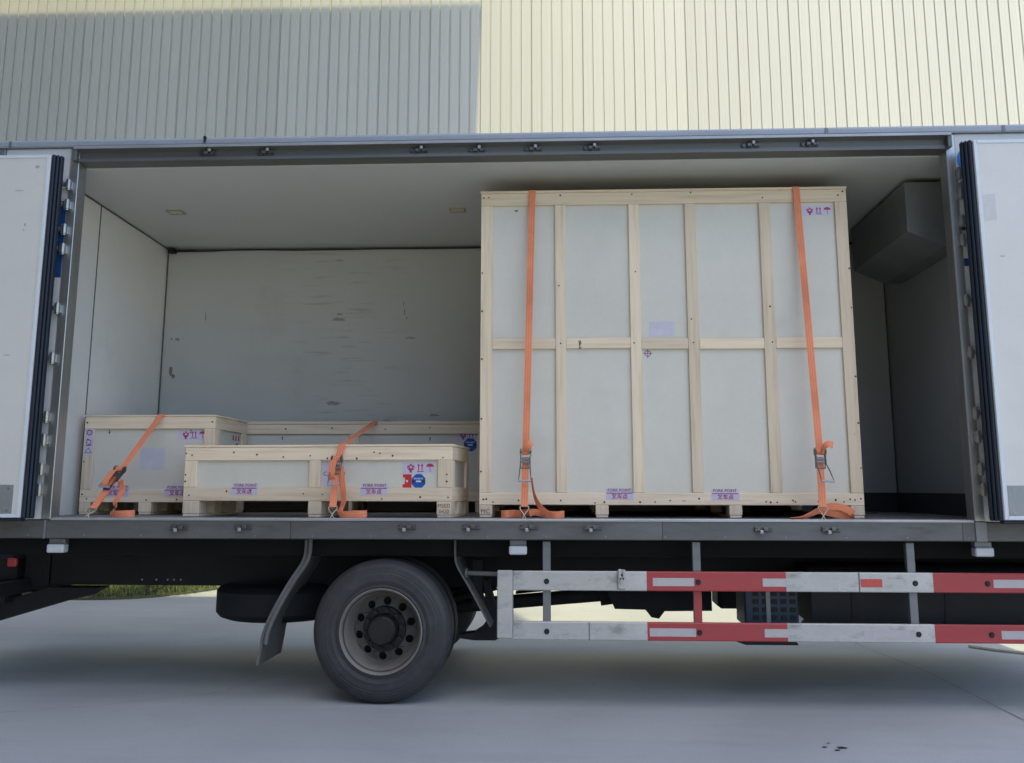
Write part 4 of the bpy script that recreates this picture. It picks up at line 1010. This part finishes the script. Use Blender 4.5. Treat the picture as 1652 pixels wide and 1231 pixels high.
# ================================================================== RATCHET STRAPS
WBW = .050
def strap(label, loc, top_path, top_w, rpos, rdir, hook, tails, roll_loop, tag_blue=False, stow=None, swing=0.):
    """top_path: webbing from the load down to the ratchet; rdir: unit vector down the strap through the ratchet; hook: anchor point on the sill"""
    s = thing('ratchet_strap', label, 'strap', loc, group='orange ratchet straps holding the crates', frame=loc)
    d = Vector(rdir).normalized(); X = (Vector((1, 0, 0))-d*d.x).normalized(); nrm = X.cross(d).normalized()
    if nrm.y > 0: nrm = -nrm
    R = Vector(rpos)
    bm = BM(); ribbon(bm, top_path, top_w, WBW); obj('webbing', bm, M['web'], s)
    # lower length to the hook, doubled
    hk = Vector(hook); a = R+d*.02; e = hk-d*.075
    bm = BM(); ribbon(bm, [a+nrm*.004, (a+e)/2+nrm*.005, e+nrm*.004], X, WBW, .004); ribbon(bm, [a-nrm*.004, e-nrm*.004], X, WBW*.96, .003)
    lw = obj('lower_webbing', bm, M['web'], s)
    if tag_blue:
        bm = BM(); ribbon(bm, [a+d*.125+nrm*.010, a+d*.18+nrm*.010], X, WBW+.004, .002); obj('blue_label', bm, M['blue_tag'], s)
    # ratchet: two cheek plates, spindle with wound webbing, handle frame
    def L(u, v, w): return R+X*u+d*v+nrm*w
    bm = BM()
    for sg in (-1, 1):
        prof = [(-.045, .004), (-.040, .034), (-.012, .042), (.028, .030), (.075, .022), (.105, .016), (.105, 0), (-.03, -.004)]
        A_ = [bm.verts.new(L(sg*.031, v, w)) for v, w in prof]; B_ = [bm.verts.new(L(sg*.034, v, w)) for v, w in prof]
        bm.faces.new(A_); bm.faces.new(B_[::-1])
        for i in range(len(prof)): bm.faces.new((A_[i], B_[i], B_[(i+1) % len(prof)], A_[(i+1) % len(prof)]))
    rb = obj('ratchet', bm, M['ratchet'], s)
    bm = BM(); cyl(bm, L(-.036, -.012, .02), L(.036, -.012, .02), .010, 10)
    for sg in (-1, 1):     # toothed wheels
        n = 12; c0 = L(sg*.037, -.012, .02)
        ring = []
        for i in range(2*n):
            rr = .026 if i % 2 else .020; aa = math.pi*i/n
            ring.append((rr*math.cos(aa), rr*math.sin(aa)))
        A_ = [bm.verts.new(c0+d*p+nrm*q) for p, q in ring]; B_ = [bm.verts.new(c0+X*sg*.004+d*p+nrm*q) for p, q in ring]
        bm.faces.new(A_); bm.faces.new(B_[::-1])
        for i in range(2*n): bm.faces.new((A_[i], B_[i], B_[(i+1) % (2*n)], A_[(i+1) % (2*n)]))
    obj('spindle', bm, M['ratchet'], rb)
    bm = BM(); lathe_pts = []
    ribbon(bm, [L(0, -.012+.019*math.cos(t_), .022+.019*math.sin(t_)) for t_ in [i*.5 for i in range(14)]], X, WBW+.002, .004); obj('wound_webbing', bm, M['web'], s)
    bm = BM()
    for v, w in ((.040, .030), (.062, .028)):
        box_c = [L(a_, v+b_, w+c_) for a_ in (-.030, .030) for b_ in (-.007, .007) for c_ in (-.003, .003)]
        vs = [bm.verts.new(p) for p in box_c]
        for f in ((0, 1, 3, 2), (4, 6, 7, 5), (0, 4, 5, 1), (2, 3, 7, 6), (0, 2, 6, 4), (1, 5, 7, 3)): bm.faces.new([vs[i] for i in f])
    cyl(bm, L(-.034, .10, .010), L(.034, .10, .010), .006, 8); obj('pawl', bm, M['alu'], rb)
    bm = BM(); s0 = swing
    hp = [L(-.033, .02, .036), L(-.034, .08, .036), L(-.038+s0*.5, .13, .042), L(-.044+s0, .205, .046), L(.044+s0, .205, .046), L(.038+s0*.5, .13, .042), L(.034, .08, .036), L(.033, .02, .036)]
    tube(bm, hp, .0045, 8); obj('handle', bm, M['ratchet'], rb, True)
    bm = BM(); cyl(bm, hp[3], hp[4], .008, 10); obj('grip', bm, M['lip'], rb)
    # double wire hook over the sill edge
    bm = BM()
    tube(bm, [e+X*-.030, e+X*.030], .0045, 8)
    for sg in (-1, 1):
        tube(bm, smooth_pts([e+X*sg*.030, e+X*sg*.028+d*.022+nrm*.004, hk+X*sg*.006-d*.022+nrm*.006, hk+X*sg*-.006+nrm*.004, hk+X*sg*-.014+d*.014-nrm*.002, hk+X*sg*-.012+d*.02-nrm*.014], 4), .0045, 8)
    obj('wire_hook', bm, M['wire'], s, True)
    for pts, wv in tails:
        bm = BM(); pp = smooth_pts(pts, 6)
        if isinstance(wv, list):
            ww = smooth_pts(wv, 6)
        else: ww = wv
        ribbon(bm, pp, ww, WBW, .0028); obj('loose_tail', bm, M['web'], s, True, 50)
    if roll_loop:
        pts, wv = roll_loop
        bm = BM(); ribbon(bm, smooth_pts(pts, 6), wv, WBW, .003); obj('free_end', bm, M['web'], s, True, 50)
    return s
FZ = ZF+.002
# 1: left of the tall crate
T = Vector
def down(a, b): return (Vector(b)-Vector(a)).normalized()
def long_strap(label, xt, xr, xh, tails, loop, swing):
    topp = (xt, AY-.011, ZF+AH+.004); R = Vector((xr, .135, 1.705)); hk = (xh, .02, 1.268)
    d = down(R, hk)
    path = [(xt, AY+1.96, ZF+AH+.005), (xt, AY+.02, ZF+AH+.005), (xt, AY-.009, ZF+AH+.001), (xt, AY-.012, ZF+AH-.02)]
    path += [Vector(path[3]).lerp(R+Vector((0, -.012, .0)), k/10) for k in range(1, 11)]
    return strap(label, (xh, .03, ZF), path, (1, 0, 0), R, d, hk, tails, loop, swing=swing)
up_z = (0, 0, 1)
long_strap('orange ratchet strap down the left part of the tall crate, its handle hanging straight', 1.036, .992, .984,
    [([(.955, .10, FZ+.03), (.90, .13, FZ+.035), (.86, .09, FZ+.03), (.82, .12, FZ+.026), (.83, .17, FZ+.03), (.92, .18, FZ+.03), (1.0, .12, FZ+.04), (1.05, .10, FZ+.05)], [(0, -.2, 1), (0, -.3, 1), (0, -.1, 1), (0, .2, 1), (0, .2, 1), (0, 0, 1), (0, -.5, 1), (0, -.6, .8)]),
     ([(1.035, .10, 1.54), (1.05, .09, 1.44), (1.08, .10, 1.36), (1.13, .09, 1.30), (1.19, .06, 1.275), (1.24, .07, 1.285), (1.265, .12, 1.285), (1.23, .16, 1.280), (1.14, .15, 1.285), (1.06, .09, 1.30), (1.02, .07, 1.29)],
      [(.3, -1, .1), (.3, -1, .2), (.5, -.8, .4), (.3, -.5, .8), (.1, -.3, 1), (0, -.15, 1), (0, .1, 1), (0, .2, 1), (0, -.4, 1), (.3, -.5, 1), (0, -.3, 1)])],
    ([(.992, .105, 1.715), (1.0, .07, 1.745), (1.02, .06, 1.775), (1.038, .075, 1.79)], (1, .3, -.5)), 0)
long_strap('orange ratchet strap down the right part of the tall crate, its handle swung aside', 3.057, 3.072, 3.046,
    [([(2.83, .06, FZ+.004), (2.90, .05, FZ+.010), (2.97, .06, FZ+.035), (3.03, .08, FZ+.06), (3.10, .10, FZ+.085), (3.18, .11, FZ+.085), (3.25, .11, FZ+.06), (3.275, .12, FZ+.03), (3.22, .14, FZ+.025), (3.14, .13, FZ+.04), (3.05, .12, FZ+.06)],
      [(.1, -1, .3), (.1, -1, .5), (0, -.8, .8), (0, -.5, 1), (0, -.3, 1), (0, -.2, 1), (.3, -.2, 1), (.1, -.2, 1), (0, -.2, 1), (0, -.3, 1), (0, -.3, 1)])],
    ([(3.075, .105, 1.715), (3.085, .065, 1.75), (3.115, .055, 1.775), (3.15, .06, 1.765)], (.2, .5, 1)), .035)
# 3: over the low crate, from the lid of the long crate behind
hk3 = Vector((-.372, .02, 1.268)); R3 = Vector((-.392, .215, 1.655)); yC = 1.72; zC = ZF+.80
lz = ZF+.531
d3 = down(R3, hk3)
p3 = [(-.22, yC+.65, zC+.004), (-.405, yC+.02, zC+.004), (-.41, yC-.009, zC-.002)]+[Vector((-.41, yC-.009, zC-.002)).lerp(Vector((-.376, .35, lz+.006)), k/6) for k in range(1, 7)]+[(-.376, .289, lz+.004), (-.378, .276, lz-.01), (-.384, .255, lz-.06), R3+Vector((0, -.012, 0))]
strap('orange ratchet strap over the low front crate, a webbing loop tucked in its handle', (-.37, .03, ZF), p3, (1, 0, 0), R3, d3, hk3,
    [([R3+Vector((.03, -.02, -.04)), (-.345, .15, 1.56), (-.325, .13, 1.46), (-.315, .12, 1.39), (-.325, .11, 1.33), (-.345, .10, 1.30)], [(1, -.3, 0), (1, -.3, 0), (1, -.4, 0), (.9, -.6, 0), (.8, -.6, .2), (.9, -.3, .3)]),
     ([(-.345, .105, 1.325), (-.325, .09, 1.29), (-.29, .07, 1.280), (-.22, .06, 1.280), (-.155, .07, 1.285), (-.14, .10, 1.287), (-.17, .13, 1.285), (-.26, .12, 1.285)], [(.6, -.3, .9), (.4, -.3, 1), (.1, -.2, 1), (0, -.1, 1), (0, 0, 1), (0, 0, 1), (0, 0, 1), (0, 0, 1)])],
    ([R3+Vector((-.005, -.045, .02)), R3+Vector((-.012, -.075, .0)), R3+Vector((-.018, -.085, -.06)), R3+Vector((-.022, -.085, -.105)), R3+Vector((-.018, -.065, -.125)), R3+Vector((-.006, -.045, -.10)), R3+Vector((.006, -.03, -.03))], (1, -.15, .15)), 0)
# 4: across the crate in the corner, pulled out to the sill
hk4 = Vector((-2.134, .02, 1.268)); tB = Vector((-1.992, .852, ZF+.798))
R4 = tB.lerp(hk4, .60); d4 = (hk4-tB).normalized()
p4 = [(-1.90, 1.64, ZF+.803), (-1.985, .89, ZF+.803), tB+Vector((0, -.006, .003))]+[tB.lerp(R4, k/6)+Vector((0, -.008, .002)) for k in range(1, 7)]
strap('orange ratchet strap with a blue label pulled from the corner crate to the sill', (-2.13, .03, ZF), p4, (1, 0, 0), R4, d4, hk4,
    [([R4+Vector((.02, -.02, -.06)), R4+Vector((.05, -.05, -.14)), (-2.02, .20, 1.37), (-2.0, .17, 1.33), (-2.02, .15, 1.30), (-1.99, .12, 1.282), (-1.93, .10, 1.280), (-1.87, .11, 1.282), (-1.85, .15, 1.282), (-1.89, .18, 1.282)],
      [(1, -.3, 0), (1, -.3, 0), (1, -.5, 0), (.5, -1, .2), (.8, -.4, .6), (.1, -.2, 1), (0, -.1, 1), (0, 0, 1), (0, 0, 1), (0, 0, 1)])],
    ([R4+Vector((.004, -.05, .02)), R4+d4*.02+Vector((-.01, -.075, .02)), R4+d4*.08+Vector((-.014, -.07, .02)), R4+d4*.14+Vector((-.014, -.06, .015)), R4+d4*.155+Vector((-.01, -.04, .0)), R4+d4*.10+Vector((0, -.035, .0)), R4+d4*.02+Vector((.004, -.025, 0))], (1, -.1, .1)), tag_blue=True)

# sunlit sliver of ground behind the guard, built as a pale strip
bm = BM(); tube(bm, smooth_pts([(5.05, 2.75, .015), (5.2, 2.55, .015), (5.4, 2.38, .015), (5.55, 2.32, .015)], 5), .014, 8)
tag(obj('sunlit_sliver', bm, M['pale_strip'], None, True), 'thin pale strip standing in for a sunlit sliver of ground beyond the guard', 'sun_streak')
